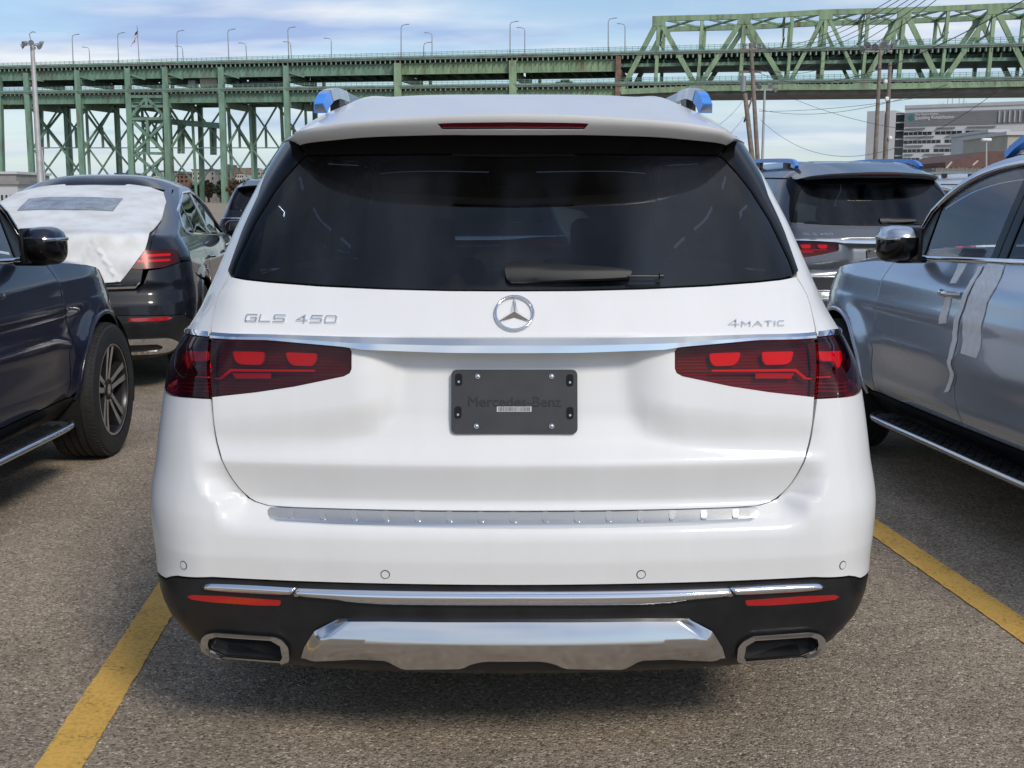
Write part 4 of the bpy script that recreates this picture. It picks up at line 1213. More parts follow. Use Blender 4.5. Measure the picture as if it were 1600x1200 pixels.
        b = MB(); b.tube(pp, .0028, 8); d_ = pp[1] - pp[0]; b.tube([pp[1] - d_ * .10, pp[1] - d_ * .08, pp[1] + d_ * .02, pp[1] + d_ * .04], [.006, .0085, .0085, .005], 10); b.build('wiper_tip', M['plastic'], wip, 40)
        sl = U(C0(T((801, 241.5), (706, 241.5), (705, 244.5)))); sl = sl + [(0.0, T((801, 245.5))[0][1])]
        panel('washer_slot', sl + [(-a, b_) for a, b_ in reversed(sl[1:-1])], P, M['liner'], t, grid=.05, off=.004, depth=.004, bev=.001)
    # ---- inside
    b = MB(); b.box((0, 2.7, .33), (1.5, 4.2, .10)); b.box((0, 4.35, .62), (1.1, 1.5, .5)); b.build('underbody', M['liner'], t)
    b = MB(); b.box((0, .62, .76), (1.52, .25, .8)); b.box((.80, 1.4, .8), (.06, 1.4, .6)); b.box((-.80, 1.4, .8), (.06, 1.4, .6)); b.box((.86, 3.0, .8), (.06, 1.9, .55)); b.box((-.86, 3.0, .8), (.06, 1.9, .55)); b.build('inner_shell', M['interior'], t)
    def seat(x, y, w_, h_):
        b_ = MB()
        for c_, d__, r_ in (((x, y + .22, .62), (w_, .5, .16), .06), ((x, y - .06, .62 + h_ / 2), (w_, .16, h_), .07)):
            v, f = rbox(c_, d__, r_, 3); b_.add(v, f)
        s_ = b_.build('seat', M['seat'], t, 40)
        v, f = rbox((x, y - .09, .62 + h_ + .09), (.26, .10, .16), .045, 3); mesh_obj('headrest', v, f, M['seat'], s_, 40)
        for q_ in (-.05, .05):
            b_ = MB(); b_.tube([(x + q_, y - .08, .6 + h_), (x + q_, y - .08, .66 + h_)], .007, 6); b_.build('headrest_post', M['interior'], s_)
    if lod < 2:
        for sd in (-1, 1):
            seat(sd * .38, 2.42, .54, .62); seat(sd * .42, 1.50, .52, .60); seat(sd * .36, .82, .46, .50)
        v, f = rbox((0, 3.45, .98), (1.5, .42, .26), .08, 3); mesh_obj('dashboard', v, f, M['interior'], t, 40)
        b = MB(); b.tube([(-.38 + .18 * math.cos(a), 3.08 + .07 * math.sin(a), 1.03 + .165 * math.sin(a)) for a in np.linspace(0, 2 * math.pi, 33)], .016, 8, cap=False)
        b.beam((-.55, 3.08, 1.03), (-.21, 3.08, 1.03), .03, .05); b.beam((-.38, 3.1, 1.03), (-.38, 3.3, .98), .06, .06); b.build('steering_wheel', M['interior'], t, 50)
        v, f = rbox((0, 3.05, 1.59), (.24, .03, .075), .014, 2); mesh_obj('interior_mirror', v, f, M['interior'], t, 40)
    return t

# ------------------------------------------------------------------ ground
def asphalt():
    m, t, p = new_mat('asphalt')
    NN, LL = t.nodes.new, t.links.new
    tcn = NN('ShaderNodeTexCoord')
    def noise(sc, det=4, ro=.55, dist=0.0):
        n = NN('ShaderNodeTexNoise'); n.inputs['Scale'].default_value = sc; n.inputs['Detail'].default_value = det; n.inputs['Roughness'].default_value = ro; n.inputs['Distortion'].default_value = dist
        LL(tcn.outputs['Object'], n.inputs['Vector']); return n
    def vor(sc, feat='F1'):
        v = NN('ShaderNodeTexVoronoi'); v.inputs['Scale'].default_value = sc; v.feature = feat; LL(tcn.outputs['Object'], v.inputs['Vector']); return v
    def rng_(node, lo, hi, a, b, out_='Fac'):
        r = NN('ShaderNodeMapRange'); LL(node.outputs[out_], r.inputs['Value'])
        for k, v in (('From Min', lo), ('From Max', hi), ('To Min', a), ('To Max', b)): r.inputs[k].default_value = v
        return r
    def mul(a, b):
        q = NN('ShaderNodeMath'); q.operation = 'MULTIPLY'; LL(a.outputs[0], q.inputs[0]); LL(b.outputs[0], q.inputs[1]); return q
    vo = vor(135); fine = noise(230, 3); grit = noise(60, 6, .7); patch = noise(.55, 7, .62, .4); mott = noise(6.5, 6, .7)
    sepc = NN('ShaderNodeSeparateColor'); LL(vo.outputs['Color'], sepc.inputs[0])
    rp = NN('ShaderNodeValToRGB'); LL(sepc.outputs[0], rp.inputs[0]); e = rp.color_ramp.elements
    e[0].position = 0.0; e[0].color = (0.142, 0.113, 0.083, 1)
    e[1].position = 1.0; e[1].color = (0.70, 0.59, 0.46, 1)
    k = e.new(0.35); k.color = (0.340, 0.275, 0.205, 1)
    k = e.new(0.88); k.color = (0.415, 0.340, 0.257, 1)
    f = mul(mul(rng_(fine, .3, .7, .72, 1.28), rng_(grit, .3, .7, .74, 1.26)), mul(rng_(patch, .3, .7, .66, 1.26), rng_(mott, .3, .7, .88, 1.12)))
    # dark pits between the stones, oil drips and hairline cracks
    pit = vor(55); pits = rng_(pit, .06, .20, .22, 1.0, 'Distance'); f = mul(f, pits)
    oil = noise(1.7, 3, .5, .8); f = mul(f, rng_(oil, .66, .76, 1.0, .62))
    wob = noise(3.0, 5, .6); va = NN('ShaderNodeVectorMath'); va.operation = 'MULTIPLY_ADD'; LL(wob.outputs['Color'], va.inputs[0]); va.inputs[1].default_value = (.35, .35, 0); LL(tcn.outputs['Object'], va.inputs[2])
    ck = NN('ShaderNodeTexVoronoi'); ck.feature = 'DISTANCE_TO_EDGE'; ck.inputs['Scale'].default_value = .42; LL(va.outputs[0], ck.inputs['Vector'])
    crack = rng_(ck, .0008, .003, .86, 1.0, 'Distance'); f = mul(f, crack)
    vs = NN('ShaderNodeVectorMath'); vs.operation = 'SCALE'; LL(rp.outputs[0], vs.inputs[0]); LL(f.outputs[0], vs.inputs['Scale'])
    LL(vs.outputs[0], p.inputs['Base Color'])
    p.inputs['Roughness'].default_value = 0.85; p.inputs['Specular IOR Level'].default_value = 0.25
    hb = NN('ShaderNodeMath'); hb.operation = 'SUBTRACT'; LL(grit.outputs['Fac'], hb.inputs[0]); LL(vo.outputs['Distance'], hb.inputs[1])
    hc = NN('ShaderNodeMath'); hc.operation = 'MULTIPLY_ADD'; LL(crack.outputs[0], hc.inputs[0]); hc.inputs[1].default_value = 0.25; LL(hb.outputs[0], hc.inputs[2])
    b = NN('ShaderNodeBump'); b.inputs['Strength'].default_value = 0.75; b.inputs['Distance'].default_value = 0.005
    LL(hc.outputs[0], b.inputs['Height']); LL(b.outputs[0], p.inputs['Normal'])
    return m
M['asphalt'] = asphalt()
def yellow():
    m, t, p = new_mat('yellow_line_paint')
    tcn = t.nodes.new('ShaderNodeTexCoord')
    n = t.nodes.new('ShaderNodeTexNoise'); n.inputs['Scale'].default_value = 70; n.inputs['Detail'].default_value = 6; n.inputs['Roughness'].default_value = .75
    n2 = t.nodes.new('ShaderNodeTexNoise'); n2.inputs['Scale'].default_value = 7; n2.inputs['Detail'].default_value = 4
    for q in (n, n2): t.links.new(tcn.outputs['Object'], q.inputs['Vector'])
    ad = t.nodes.new('ShaderNodeMath'); ad.operation = 'MULTIPLY_ADD'; t.links.new(n2.outputs['Fac'], ad.inputs[0]); ad.inputs[1].default_value = .35; t.links.new(n.outputs['Fac'], ad.inputs[2])
    r = t.nodes.new('ShaderNodeValToRGB'); t.links.new(ad.outputs[0], r.inputs[0])
    e = r.color_ramp.elements
    e[0].position = .50; e[0].color = (0.16, 0.12, 0.07, 1); e[1].position = .58; e[1].color = (0.60, 0.345, 0.07, 1)
    k = e.new(.75); k.color = (0.78, 0.465, 0.10, 1)
    t.links.new(r.outputs[0], p.inputs['Base Color']); p.inputs['Roughness'].default_value = .75
    b = t.nodes.new('ShaderNodeBump'); b.inputs['Strength'].default_value = 0.7; b.inputs['Distance'].default_value = 0.004
    t.links.new(n.outputs['Fac'], b.inputs['Height']); t.links.new(b.outputs[0], p.inputs['Normal'])
    return m
M['yellow'] = yellow()
g = mesh_obj('ground', [(-700, -300, 0), (700, -300, 0), (700, 900, 0), (-700, 900, 0)], [(0, 1, 2, 3)], M['asphalt'])
tag(g, 'brown grey weathered asphalt of the car park', kind='structure')
def line(x0, y0, slope, ya, yb_, w, label):
    v = []; n = 160; rr = random.Random(int(x0 * 100))
    for k in range(n + 1):
        y = ya + (yb_ - ya) * k / n
        c = x0 + slope * (y - y0)
        v += [(c - w / 2 + rr.uniform(-.003, .003), y, .004), (c + w / 2 + rr.uniform(-.003, .003), y, .004)]
    o = mesh_obj('parking_line', v, [(2 * k, 2 * k + 1, 2 * k + 3, 2 * k + 2) for k in range(n)], M['yellow'])
    tag(o, label, kind='structure')
def gpt(px, py):
    d = ray(px, py); t_ = CAM_H / -d[2]; return d[0] * t_, d[1] * t_
for (p, q), lab in ((((92, 1200), (262, 930)), 'worn yellow parking line left of the white SUV'), (((1365, 824), (1600, 986)), 'worn yellow parking line right of the white SUV')):
    a, b = gpt(*p), gpt(*q)
    s_ = (b[0] - a[0]) / (b[1] - a[1])
    line(a[0], a[1], s_, min(a[1], b[1]) - 1.2, max(a[1], b[1]) + 2.4, .128, lab)

# ------------------------------------------------------------------ cars
build_suv('white_suv', 'large white SUV seen square from behind in the foreground, with blank black plate holder', W_LOC, 0.0, M['white'], group=None)

def add_tape(car, loc, rz, side):
    def fl(pts): return [on_flank(SUV, px, py, loc, rz, side) for px, py in pts]
    parts = [[(1499, 412), (1511.5, 412), (1494, 443), (1485, 443)], [(1480, 461), (1488, 463), (1480, 505), (1468, 506)],
             [(1545, 411.5), (1571, 414.5), (1557, 450), (1543, 473), (1534, 520), (1527, 560), (1502, 552), (1505, 520), (1513, 473), (1527, 438)],
             [(1538, 416), (1524, 440), (1513, 463), (1504, 490), (1497, 520), (1490, 560), (1484, 612), (1477, 613), (1483, 560), (1490, 520), (1497, 490), (1506, 463), (1518, 440), (1531, 417)]]
    for k, p in enumerate(parts):
        yz = fl(p); pl = [(float(SUV.uy(y, z, side)), z) for y, z in yz]
        wr = lambda a, b: .0007 * np.sin(a * 120 + b * 37) * np.sin(b * 45 + 1.3 * a)
        panel('tape_strip', pl, SUV.S, M['tape'], car, grid=.014, off=.005 if k < 3 else .007, depth=.003, bev=.0008, offn=wr)

S_LOC, S_RZ = (3.365, 2.83, 0.0), R(6.5)
scar = build_suv('silver_suv', 'silver blue SUV on the right with strips of white tape on its doors', S_LOC, S_RZ, M['silver'], lod=1, group=None, rail='all')
add_tape(scar, S_LOC, S_RZ, -1)
N_LOC, N_RZ = (-3.38, 2.49, 0.0), R(-1.0)
build_suv('navy_suv', 'dark navy SUV at the left edge, its front wheel and door mirror in view', N_LOC, N_RZ, M['navy'], lod=1, group=None, rail='none', steer=R(2))
build_suv('grey_suv', 'dark grey SUV with blue film on both roof rails, parked ahead on the right', (3.13, 9.8, 0), R(7), M['grey'], lod=1, group=None, rail='all')
build_suv('black_suv', 'black SUV far off, half hidden between the covered coupe and the white SUV', (-4.05, 20.2, 0), R(7), M['black'], lod=2, group=None, rail='none')
build_suv('black_suv', 'hidden black SUV added ahead of the large white SUV, darkening reflections in the navy SUV', (-.35, 10.6, 0), R(5), M['black'], lod=2, group=None, rail='none')  # added out of sight to give the navy flank something dark to reflect
build_suv('white_suv', 'white SUV far right, only its roof edge showing behind the dark grey SUV', (6.85, 15.2, 0), R(7), M['white'], lod=2, group=None, rail='none')

# ------------------------------------------------------------------ the coupe under its protective cover
class CoupeBody(SuvBody):
    axle_r, axle_f, length, y0 = 1.10, 4.03, 4.94, 3.9
    def __init__(s):
        SuvBody.__init__(s)
        s.yb = table([(0.18, .30), (.26, .10), (.36, .03), (.55, 0), (.70, .02), (.80, .07), (.84, .05), (.95, .08), (1.08, .12), (1.18, .15), (1.215, .19), (1.24, .36), (1.30, .58), (1.40, .92), (1.50, 1.30), (1.57, 1.62), (1.62, 1.9), (1.70, 2.4)], .010)
        s.w = table([(0.20, .70), (0.25, .76), (.294, .85), (.341, .90), (.40, .94), (.47, .970), (.60, .99), (.70, .995), (.80, .985), (.88, .975), (.979, .965), (1.05, .95), (1.10, .925), (1.146, .895), (1.2, .86), (1.274, .825), (1.40, .77), (1.50, .72), (1.60, .66), (1.70, .58)], 0.014)
        s.rx = table([(.2, .2), (.7, .30), (1.0, .30), (1.2, .25), (1.7, .2)], .03); s.ry = table([(.2, .3), (.7, .38), (1.0, .38), (1.2, .35), (1.7, .25)], .03)
        s.crown = table([(.2, .14), (1.0, .14), (1.7, .16)], .03)
        s.yf = table([(.2, 4.75), (.35, 4.9), (.6, 4.94), (.8, 4.93), (.95, 4.87), (1.1, 4.75), (1.8, 4.65)], .03)
    def rear_feat(s, x, z): return 0.0 * x

def build_coupe(name, label, loc, rz, pm):
    B = CoupeBody(); P = B.S; t = thing(name, label, 'car', loc, rz)
    fu = lambda half: [(float(B.ux(x, z)), z) for x, z in half] + [(-float(B.ux(x, z)), z) for x, z in reversed(half) if x > 1e-6]
    yz = lambda pts: [(float(B.uy(y, z)), z) for y, z in pts]
    tr = lambda px, py: on_tail(B, px, py, loc, rz, 3.0)
    er = lambda y: float(np.interp(y, [1.0, 1.5, 2.0, 2.5, 2.8, 3.1, 3.4, 3.62], [1.36, 1.49, 1.585, 1.60, 1.57, 1.46, 1.30, 1.14]))   # roof-side edge
    bl = lambda y: float(np.interp(y, [.7, 1.2, 3.6], [1.20, 1.185, 1.12]))
    arch = arch_pts(B, B.axle_r, .46, 20); af = arch_pts(B, B.axle_f, .42, 20)
    panel('tailgate', fu([(0, 1.615), (.42, 1.608), (.57, 1.52), (.66, 1.35), (.72, 1.22), (.70, 1.10), (.66, .97), (.64, .85), (.60, .80), (0, .79)]), P, pm, t, grid=.04)
    lamp = [(.30, 1.085), (.60, 1.10), (.80, 1.095), (.88, 1.08)]; lampb = [(.90, 1.0), (.80, .965), (.62, .955), (.45, .99)]
    q = lambda pts: [(float(B.ux(x, z)), z) for x, z in pts]
    low = q([(0, .785), (.60, .795), (.66, .84), (.70, .945)])
    bump = low + q([(.80, .958), (.905, .995)]) + yz([(.55, 1.0), (.66, .90)]) + yz([p for p in arch if p[0] < .95 and p[1] < .85][::-1]) + q([(.93, .60), (.6, .615), (0, .62)])
    panel('bumper', bump + [(-a, b) for a, b in reversed(bump) if a > 1e-6], P, pm, t, grid=.04)
    lb = q([(0, .615), (.6, .61), (.93, .595)]) + yz([(.62, .46), (.63, .36), (.45, .30)]) + q([(.75, .26), (0, .24)])
    panel('lower_bumper', lb + [(-a, b) for a, b in reversed(lb) if a > 1e-6], P, M['plastic'], t, grid=.05)
    for sd in (1, -1):
        mm = (lambda p: p) if sd > 0 else mir
        ln = panel('tail_light', mm(q(lamp + lampb)), P, M['dulllens'], t, grid=.03, off=.010, depth=.012, bev=.004)
        panel('lamp_case', mm(q([(x * .995, z) for x, z in lamp + lampb])), P, M['lampcase'], ln, grid=.05, off=.003, depth=.003)
        for z0 in (1.05, 1.01):
            panel('light_bar', mm(q([(.45, z0 - .004), (.84, z0), (.84, z0 + .018), (.45, z0 + .014)])), P, M['lampblock'], ln, grid=.03, off=.0065, depth=.004, bev=.002)
        panel('reflector', mm(q([(.55, .565), (.82, .565), (.86, .58), (.82, .595), (.56, .592)])), P, M['redreflect'], t, grid=.03, off=.006, depth=.01, bev=.004)
        tp = panel('tailpipe_trim', mm(fillet(q([(.40, .305), (.80, .305), (.885, .37), (.82, .43), (.44, .43)]), .05)), P, M['chrome'], t, holes=[mm(fillet(q([(.45, .33), (.74, .33), (.78, .36), (.74, .385), (.47, .385)]), .02))], grid=.03, off=.02, depth=.06, bev=.014)
        panel('tailpipe_inside', mm(fillet(q([(.42, .31), (.79, .31), (.87, .37), (.82, .42), (.45, .42)]), .03)), P, M['liner'], tp, grid=.05, off=-.02, depth=.004)
        panel('chrome_strip', mm(q([(0, .805), (.60, .815), (.64, .86), (.60, .83), (0, .822)])), P, M['chrome'], t, grid=.04, off=.006, depth=.006, bev=.002)
        sh = [(1.70, .44), (1.72, .62), (1.62, .85), (1.50, 1.0), (1.46, bl(1.46))]
        quart = q([(.725, 1.22), (.705, 1.10), (.715, 1.095)] + [(x, z + .006) for x, z in lamp[2:]] + [(.91, 1.01)]) + yz([(.555, 1.004), (.665, .905)]) + yz([p for p in arch if p[0] > .95 or p[1] > .85]) + yz(sh) + \
            yz([(1.20, bl(1.2)), (1.02, 1.215), (1.0, 1.25), (1.10, 1.325), (1.25, 1.39)]) + yz([(1.5, er(1.5) - .05), (1.55, er(1.55))]) + q([(.605, 1.612), (.58, 1.53), (.665, 1.35)])
        panel('quarter_panel', mm(quart), P, pm, t, grid=.04)
        rd = [(1.705, .435), (2.62, .435), (2.66, .62), (2.60, .9), (2.545, bl(2.54))] + [(y, bl(y)) for y in (2.2, 1.8)] + [(1.465, bl(1.46)), (1.505, 1.0), (1.625, .85), (1.725, .62)]
        dr = panel('rear_door', mm(yz(rd)), P, pm, t, grid=.05)
        fd = [(2.626, .435), (3.5, .435), (3.51, .7), (3.49, bl(3.5))] + [(y, bl(y)) for y in (3.2, 2.9)] + [(2.551, bl(2.54)), (2.606, .9), (2.666, .62)]
        df = panel('front_door', mm(yz(fd)), P, pm, t, grid=.05)
        fe = [(3.506, .435), (3.54, .435)] + [p for p in af if p[1] > .43] + [(4.5, .42), (4.7, .8), (4.74, .9), (4.6, .99), (4.2, 1.05), (3.8, 1.10), (3.496, bl(3.5)), (3.516, .7)]
        panel('front_fender', mm(yz(fe)), P, pm, t, grid=.05)
        panel('front_bumper', mm(yz([(4.505, .26), (4.8, .3), (4.9, .6), (4.84, .88), (4.745, .89), (4.705, .79), (4.506, .41)])), P, pm, t, grid=.06)
        panel('sill', mm(yz([(1.55, .30), (3.58, .30), (3.58, .428), (1.60, .428)])), P, M['plastic'], t, grid=.06)
        for yy, dd_ in ((1.62, dr), (2.72, df)):
            b = MB(); b.tube([P(B.uy(yy + .2 * k / 8, .98, sd), .98) + np.array([sd * (.004 + .036 * math.sin(math.pi * k / 8) ** .5), 0, 0]) for k in range(9)], .013, 8); b.build('door_handle', M['chrome'], dd_, 50)
        # glass, pillars, chrome loop
        gt = lambda y: er(y) - .05
        loop = [(y, bl(y) + .004) for y in np.linspace(3.45, 1.2, 20)] + [(1.05, 1.212), (1.03, 1.25), (1.12, 1.32), (1.25, 1.385)] + [(y, gt(y)) for y in np.linspace(1.5, 3.4, 20)]
        panel('side_window', mm(yz([(1.66, bl(1.66) + .012)] + [(y, bl(y) + .012) for y in (2.0, 2.48)] + [(y, gt(y) - .01) for y in (2.48, 2.0, 1.66)])), P, M['privacy'], t, grid=.1, off=-.01, depth=.004)
        panel('quarter_window', mm(yz([(1.08, 1.225), (1.58, bl(1.58) + .012), (1.58, gt(1.58) - .01), (1.3, 1.395), (1.13, 1.31)])), P, M['privacy'], t, grid=.1, off=-.01, depth=.004)
        panel('side_window', mm(yz([(2.62, bl(2.62) + .012), (3.15, bl(3.15) + .012), (3.36, bl(3.36) + .012), (3.30, gt(3.3) - .02), (3.0, gt(3.0) - .01), (2.62, gt(2.62) - .01)])), P, M['clearglass'], t, grid=.1, off=-.01, depth=.004)
        panel('window_trim', mm(yz([(1.585, bl(1.59) + .012), (1.655, bl(1.65) + .012), (1.655, gt(1.65) - .01), (1.585, gt(1.59) - .01)])), P, M['blacktrim'], t, grid=.1, off=-.006, depth=.02)
        panel('window_trim', mm(yz([(2.485, bl(2.5) + .012), (2.615, bl(2.6) + .012), (2.615, gt(2.6) - .01), (2.485, gt(2.5) - .01)])), P, M['chrome'] if False else M['satin'], t, grid=.1, off=-.004, depth=.02)
        b = MB(); b.tube([P(B.uy(y, z, sd), z) for y, z in loop], .013, 6); b.build('chrome_surround', M['chrome'], t, 60)
        ya = np.linspace(1.46, 3.6, 16)
        panel('roof_side', mm(yz([(y, er(y) + .004) for y in ya] + [(y, gt(y) + .004) for y in ya[::-1]])), P, pm, t, grid=.05, depth=.03)
        panel('roof_side', mm(q([(.50, 1.53), (.655, 1.44), (.645, 1.55), (.60, 1.65), (.50, 1.65)])), P, pm, t, grid=.05, off=-.010, depth=.01)
        for yc in (B.axle_r, B.axle_f):
            b = MB(); v = [(sd * x, yc + .452 * math.cos(math.pi * (1.1 - 1.2 * k / 24)), B.hub_z + .452 * math.sin(math.pi * (1.1 - 1.2 * k / 24))) for k in range(25) for x in (.95, .60)]
            b.add(v, [(2 * k, 2 * k + 1, 2 * k + 3, 2 * k + 2) for k in range(24)]); b.build('wheel_well', M['liner'], t)
            add_wheel(t, sd * .845, yc, .392, sd)
        v, f = rbox((sd * 1.03, 3.25, 1.19), (.2, .16, .16), .06, 3); mesh_obj('door_mirror', v, f, pm, t, 50)
    # roof, windscreen, bonnet
    A = np.linspace(-1, 1, 41); rows = []
    for y in (1.50, 1.92, 2.05, 2.15, 2.3, 2.6, 2.85, 3.0):
        e = P(B.uy(y, er(y)), er(y)); zc_ = float(np.interp(y, [1.5, 1.75, 2.2, 2.6, 3.0], [1.56, 1.655, 1.712, 1.70, 1.64]))
        if y == 1.50:
            rows.append(np.array([P(float(B.ux(abs(a) * .60, 1.608)) * (1 if a >= 0 else -1), 1.608 - .05 * abs(a) ** 3) for a in A])); continue
        rows.append(np.stack([A * e[0], y + np.interp(y, [1.5, 3.0], [0.0, .2]) * (1 - A ** 2), e[2] + (zc_ - e[2]) * (1 - np.abs(A) ** 3.2)], -1))
    loft('roof', rows, pm, t, 60)
    rows = []
    for y in np.linspace(3.0, 3.62, 6):
        e = P(B.uy(y, er(y)), er(y)); k = (y - 3) / .62
        rows.append(np.stack([A * e[0], y + (.2 + .1 * k) * (1 - A ** 2), e[2] + (.13 * (1 - k) + .03 * k) * (1 - np.abs(A) ** 3)], -1))
    loft('windscreen', rows, M['windshield'], t, 60)
    rows = []
    for y in np.linspace(3.62, 4.85, 8):
        z = float(np.interp(y, [3.6, 4.2, 4.6, 4.9], [1.12, 1.05, .99, .86])); e = P(B.uy(y, z), z); k = (y - 3.62) / 1.23
        rows.append(np.stack([A * e[0], y + .3 * (1 - k) * (1 - A ** 2), z + .05 * (1 - np.abs(A) ** 3)], -1))
    loft('bonnet', rows, pm, t, 60)
    b = MB(); b.box((0, 2.5, .33), (1.5, 4.0, .1)); b.box((0, .8, .7), (1.5, .5, .7)); b.box((0, 2.2, .75), (1.6, 2.6, .6)); b.build('underbody', M['liner'], t)
    return t, B

C_LOC, C_RZ = (-3.45, 8.8, 0.0), R(7)
ct, CB = build_coupe('black_coupe', 'black SUV coupe behind the navy one, its rear hidden by a white protective sheet', C_LOC, C_RZ, M['black'])

def cover_mat():
    m, t, p = new_mat('white_cover_film')
    tcn = t.nodes.new('ShaderNodeTexCoord'); n = t.nodes.new('ShaderNodeTexNoise'); n.inputs['Scale'].default_value = 5; n.inputs['Detail'].default_value = 7
    t.links.new(tcn.outputs['Object'], n.inputs['Vector'])
    r = t.nodes.new('ShaderNodeValToRGB'); t.links.new(n.outputs['Fac'], r.inputs[0])
    r.color_ramp.elements[0].position = .35; r.color_ramp.elements[0].color = (.62, .61, .58, 1); r.color_ramp.elements[1].position = .6; r.color_ramp.elements[1].color = (.76, .77, .78, 1)
    t.links.new(r.outputs[0], p.inputs['Base Color']); p.inputs['Roughness'].default_value = .55
    b = t.nodes.new('ShaderNodeBump'); b.inputs['Strength'].default_value = .25; b.inputs['Distance'].default_value = .008
    n2 = t.nodes.new('ShaderNodeTexNoise'); n2.inputs['Scale'].default_value = 9; n2.inputs['Detail'].default_value = 4; n2.inputs['Distortion'].default_value = 1.2
    t.links.new(tcn.outputs['Object'], n2.inputs['Vector']); t.links.new(n2.outputs['Fac'], b.inputs['Height']); t.links.new(b.outputs[0], p.inputs['Normal'])
    return m
M['cover'] = cover_mat()
M['coverwin'] = simple('clear_plastic_pane', (.17, .20, .25), .22, coat=.5, noise=(9, .5), bump=(7, .9, .05))
def cov_pts(*pts): return [on_tail(CB, px, py, C_LOC, C_RZ, 3.0) for px, py in pts]
edge = cov_pts((200, 291), (235, 295.5), (255, 303), (259, 318), (252, 345), (233, 368), (226, 392), (205, 420), (188, 441))
half = [(0.0, 1.585)] + [(.25, 1.583)] + [(abs(x), z) for x, z in edge] + [(0.0, .84)]
cpoly = [(float(CB.ux(x, z)), z) for x, z in half]; cpoly += [(-a, b) for a, b in reversed(cpoly) if a > 1e-6]
wrk = lambda a, b: .010 * np.sin(a * 9 + 3 * np.sin(b * 7)) * np.clip((1.2 - b) * 6, 0, 1) + sum(.011 * np.exp(-((a - a0 - k0 * (b - 1.0)) / .014) ** 2) for a0, k0 in ((-.30, .3), (.03, -.2), (.22, .5), (.40, -.6))) * np.clip((1.21 - b) * 9, 0, 1) + .012 * np.exp(-((b - 1.205) / .012) ** 2) + .002 * np.sin(a * 17 + b * 13)
cov = panel('protective_cover', cpoly, CB.S, M['cover'], None, grid=.03, off=.022, depth=.01, bev=.004, offn=wrk)
cov.location = C_LOC; cov.rotation_euler = (0, 0, C_RZ)
tag(cov, 'white plastic sheet with a clear strip, stretched over the rear of the black coupe', 'protective cover')
wp = cov_pts((48, 314), (190, 312), (176, 334), (30, 333))
wq = cov_pts((46, 315), (100, 312), (192, 314.5), (177, 334), (100, 332), (28, 333))
panel('clear_strip', [(float(CB.ux(x, z)), z) for x, z in wq], CB.S, M['coverwin'], cov, grid=.03, off=.030, depth=.004, bev=.002, offn=wrk)

# ------------------------------------------------------------------ the double-deck steel bridge
def steel(name, col, amt=.22):
    m, t, p = new_mat(name)
    tcn = t.nodes.new('ShaderNodeTexCoord'); mpn = t.nodes.new('ShaderNodeMapping'); mpn.inputs['Scale'].default_value = (1, 1, .25)
    t.links.new(tcn.outputs['Object'], mpn.inputs['Vector'])
    n = t.nodes.new('ShaderNodeTexNoise'); n.inputs['Scale'].default_value = .6; n.inputs['Detail'].default_value = 8; n.inputs['Roughness'].default_value = .7
    t.links.new(mpn.outputs[0], n.inputs['Vector'])
    r = t.nodes.new('ShaderNodeValToRGB'); t.links.new(n.outputs['Fac'], r.inputs[0]); e = r.color_ramp.elements
    e[0].position = .32; e[0].color = (.17, .11, .075, 1); e[1].position = .43; e[1].color = (*[c * .8 for c in col], 1)
    k = e.new(.65); k.color = (*[min(1, c * 1.2) for c in col], 1)
    t.links.new(r.outputs[0], p.inputs['Base Color']); p.inputs['Roughness'].default_value = .6
    return m
M['green'] = steel('green_bridge_paint', (.17, .285, .21))
M['green2'] = steel('yellow_green_bridge_paint', (.24, .345, .205))
M['deck'] = simple('bridge_deck_concrete', (.16, .17, .16), .8, noise=(.4, .3))
M['rust'] = simple('rusted_steel', (.19, .11, .08), .8, noise=(.8, .3))
M['screen'] = glass('railing_screen', (.84, .92, .91))
M['pole'] = simple('galvanised_pole', (.33, .34, .35), .5, .4)
M['wood'] = simple('weathered_pole_wood', (.20, .165, .14), .85, noise=(3, .3))
M['wire'] = simple('cable', (.03, .03, .032), .6)

BA = np.array([-800 / FPX * 342, 342.0]); BB = np.array([800 / FPX * 288, 288.0])
BD = (BB - BA) / np.linalg.norm(BB - BA); BN = np.array([-BD[1], BD[0]])       # along the bridge, away from the viewer
BLEN = np.linalg.norm(BB - BA)
def bs(px, py, t=0.0):
    """photograph survey on the bridge plane `t` metres behind its near face -> (s, z)"""
    d = ray(px, py); o = BA + BN * t
    k = np.linalg.solve(np.array([[d[0], -BD[0]], [d[1], -BD[1]]]), o)
    return float(k[1]), float(CAM_H + d[2] * k[0])
def bp(s, z, t=0.0):
    q = BA + BD * s + BN * t
    return (q[0], q[1], z)
bridge = thing('steel_bridge', 'green double deck steel bridge with a truss span, crossing the whole background', 'bridge', bp(BLEN / 2, 0))
BO = np.array(bridge.location)
def rel(p): return tuple(np.array(p) - BO)
def bbeam(b, s0, z0, s1, z1, t0, t1, w, h):
    b.beam(rel(bp(s0, z0, t0)), rel(bp(s1, z1, t1)), w, h); return b
def member(name, a, b_, w, t0=0.0, t1=None, mat='green', d=None):
    m = MB(); bbeam(m, a[0], a[1], b_[0], b_[1], t0, t0 if t1 is None else t1, d or w, w); return m.build(name, M[mat], bridge)

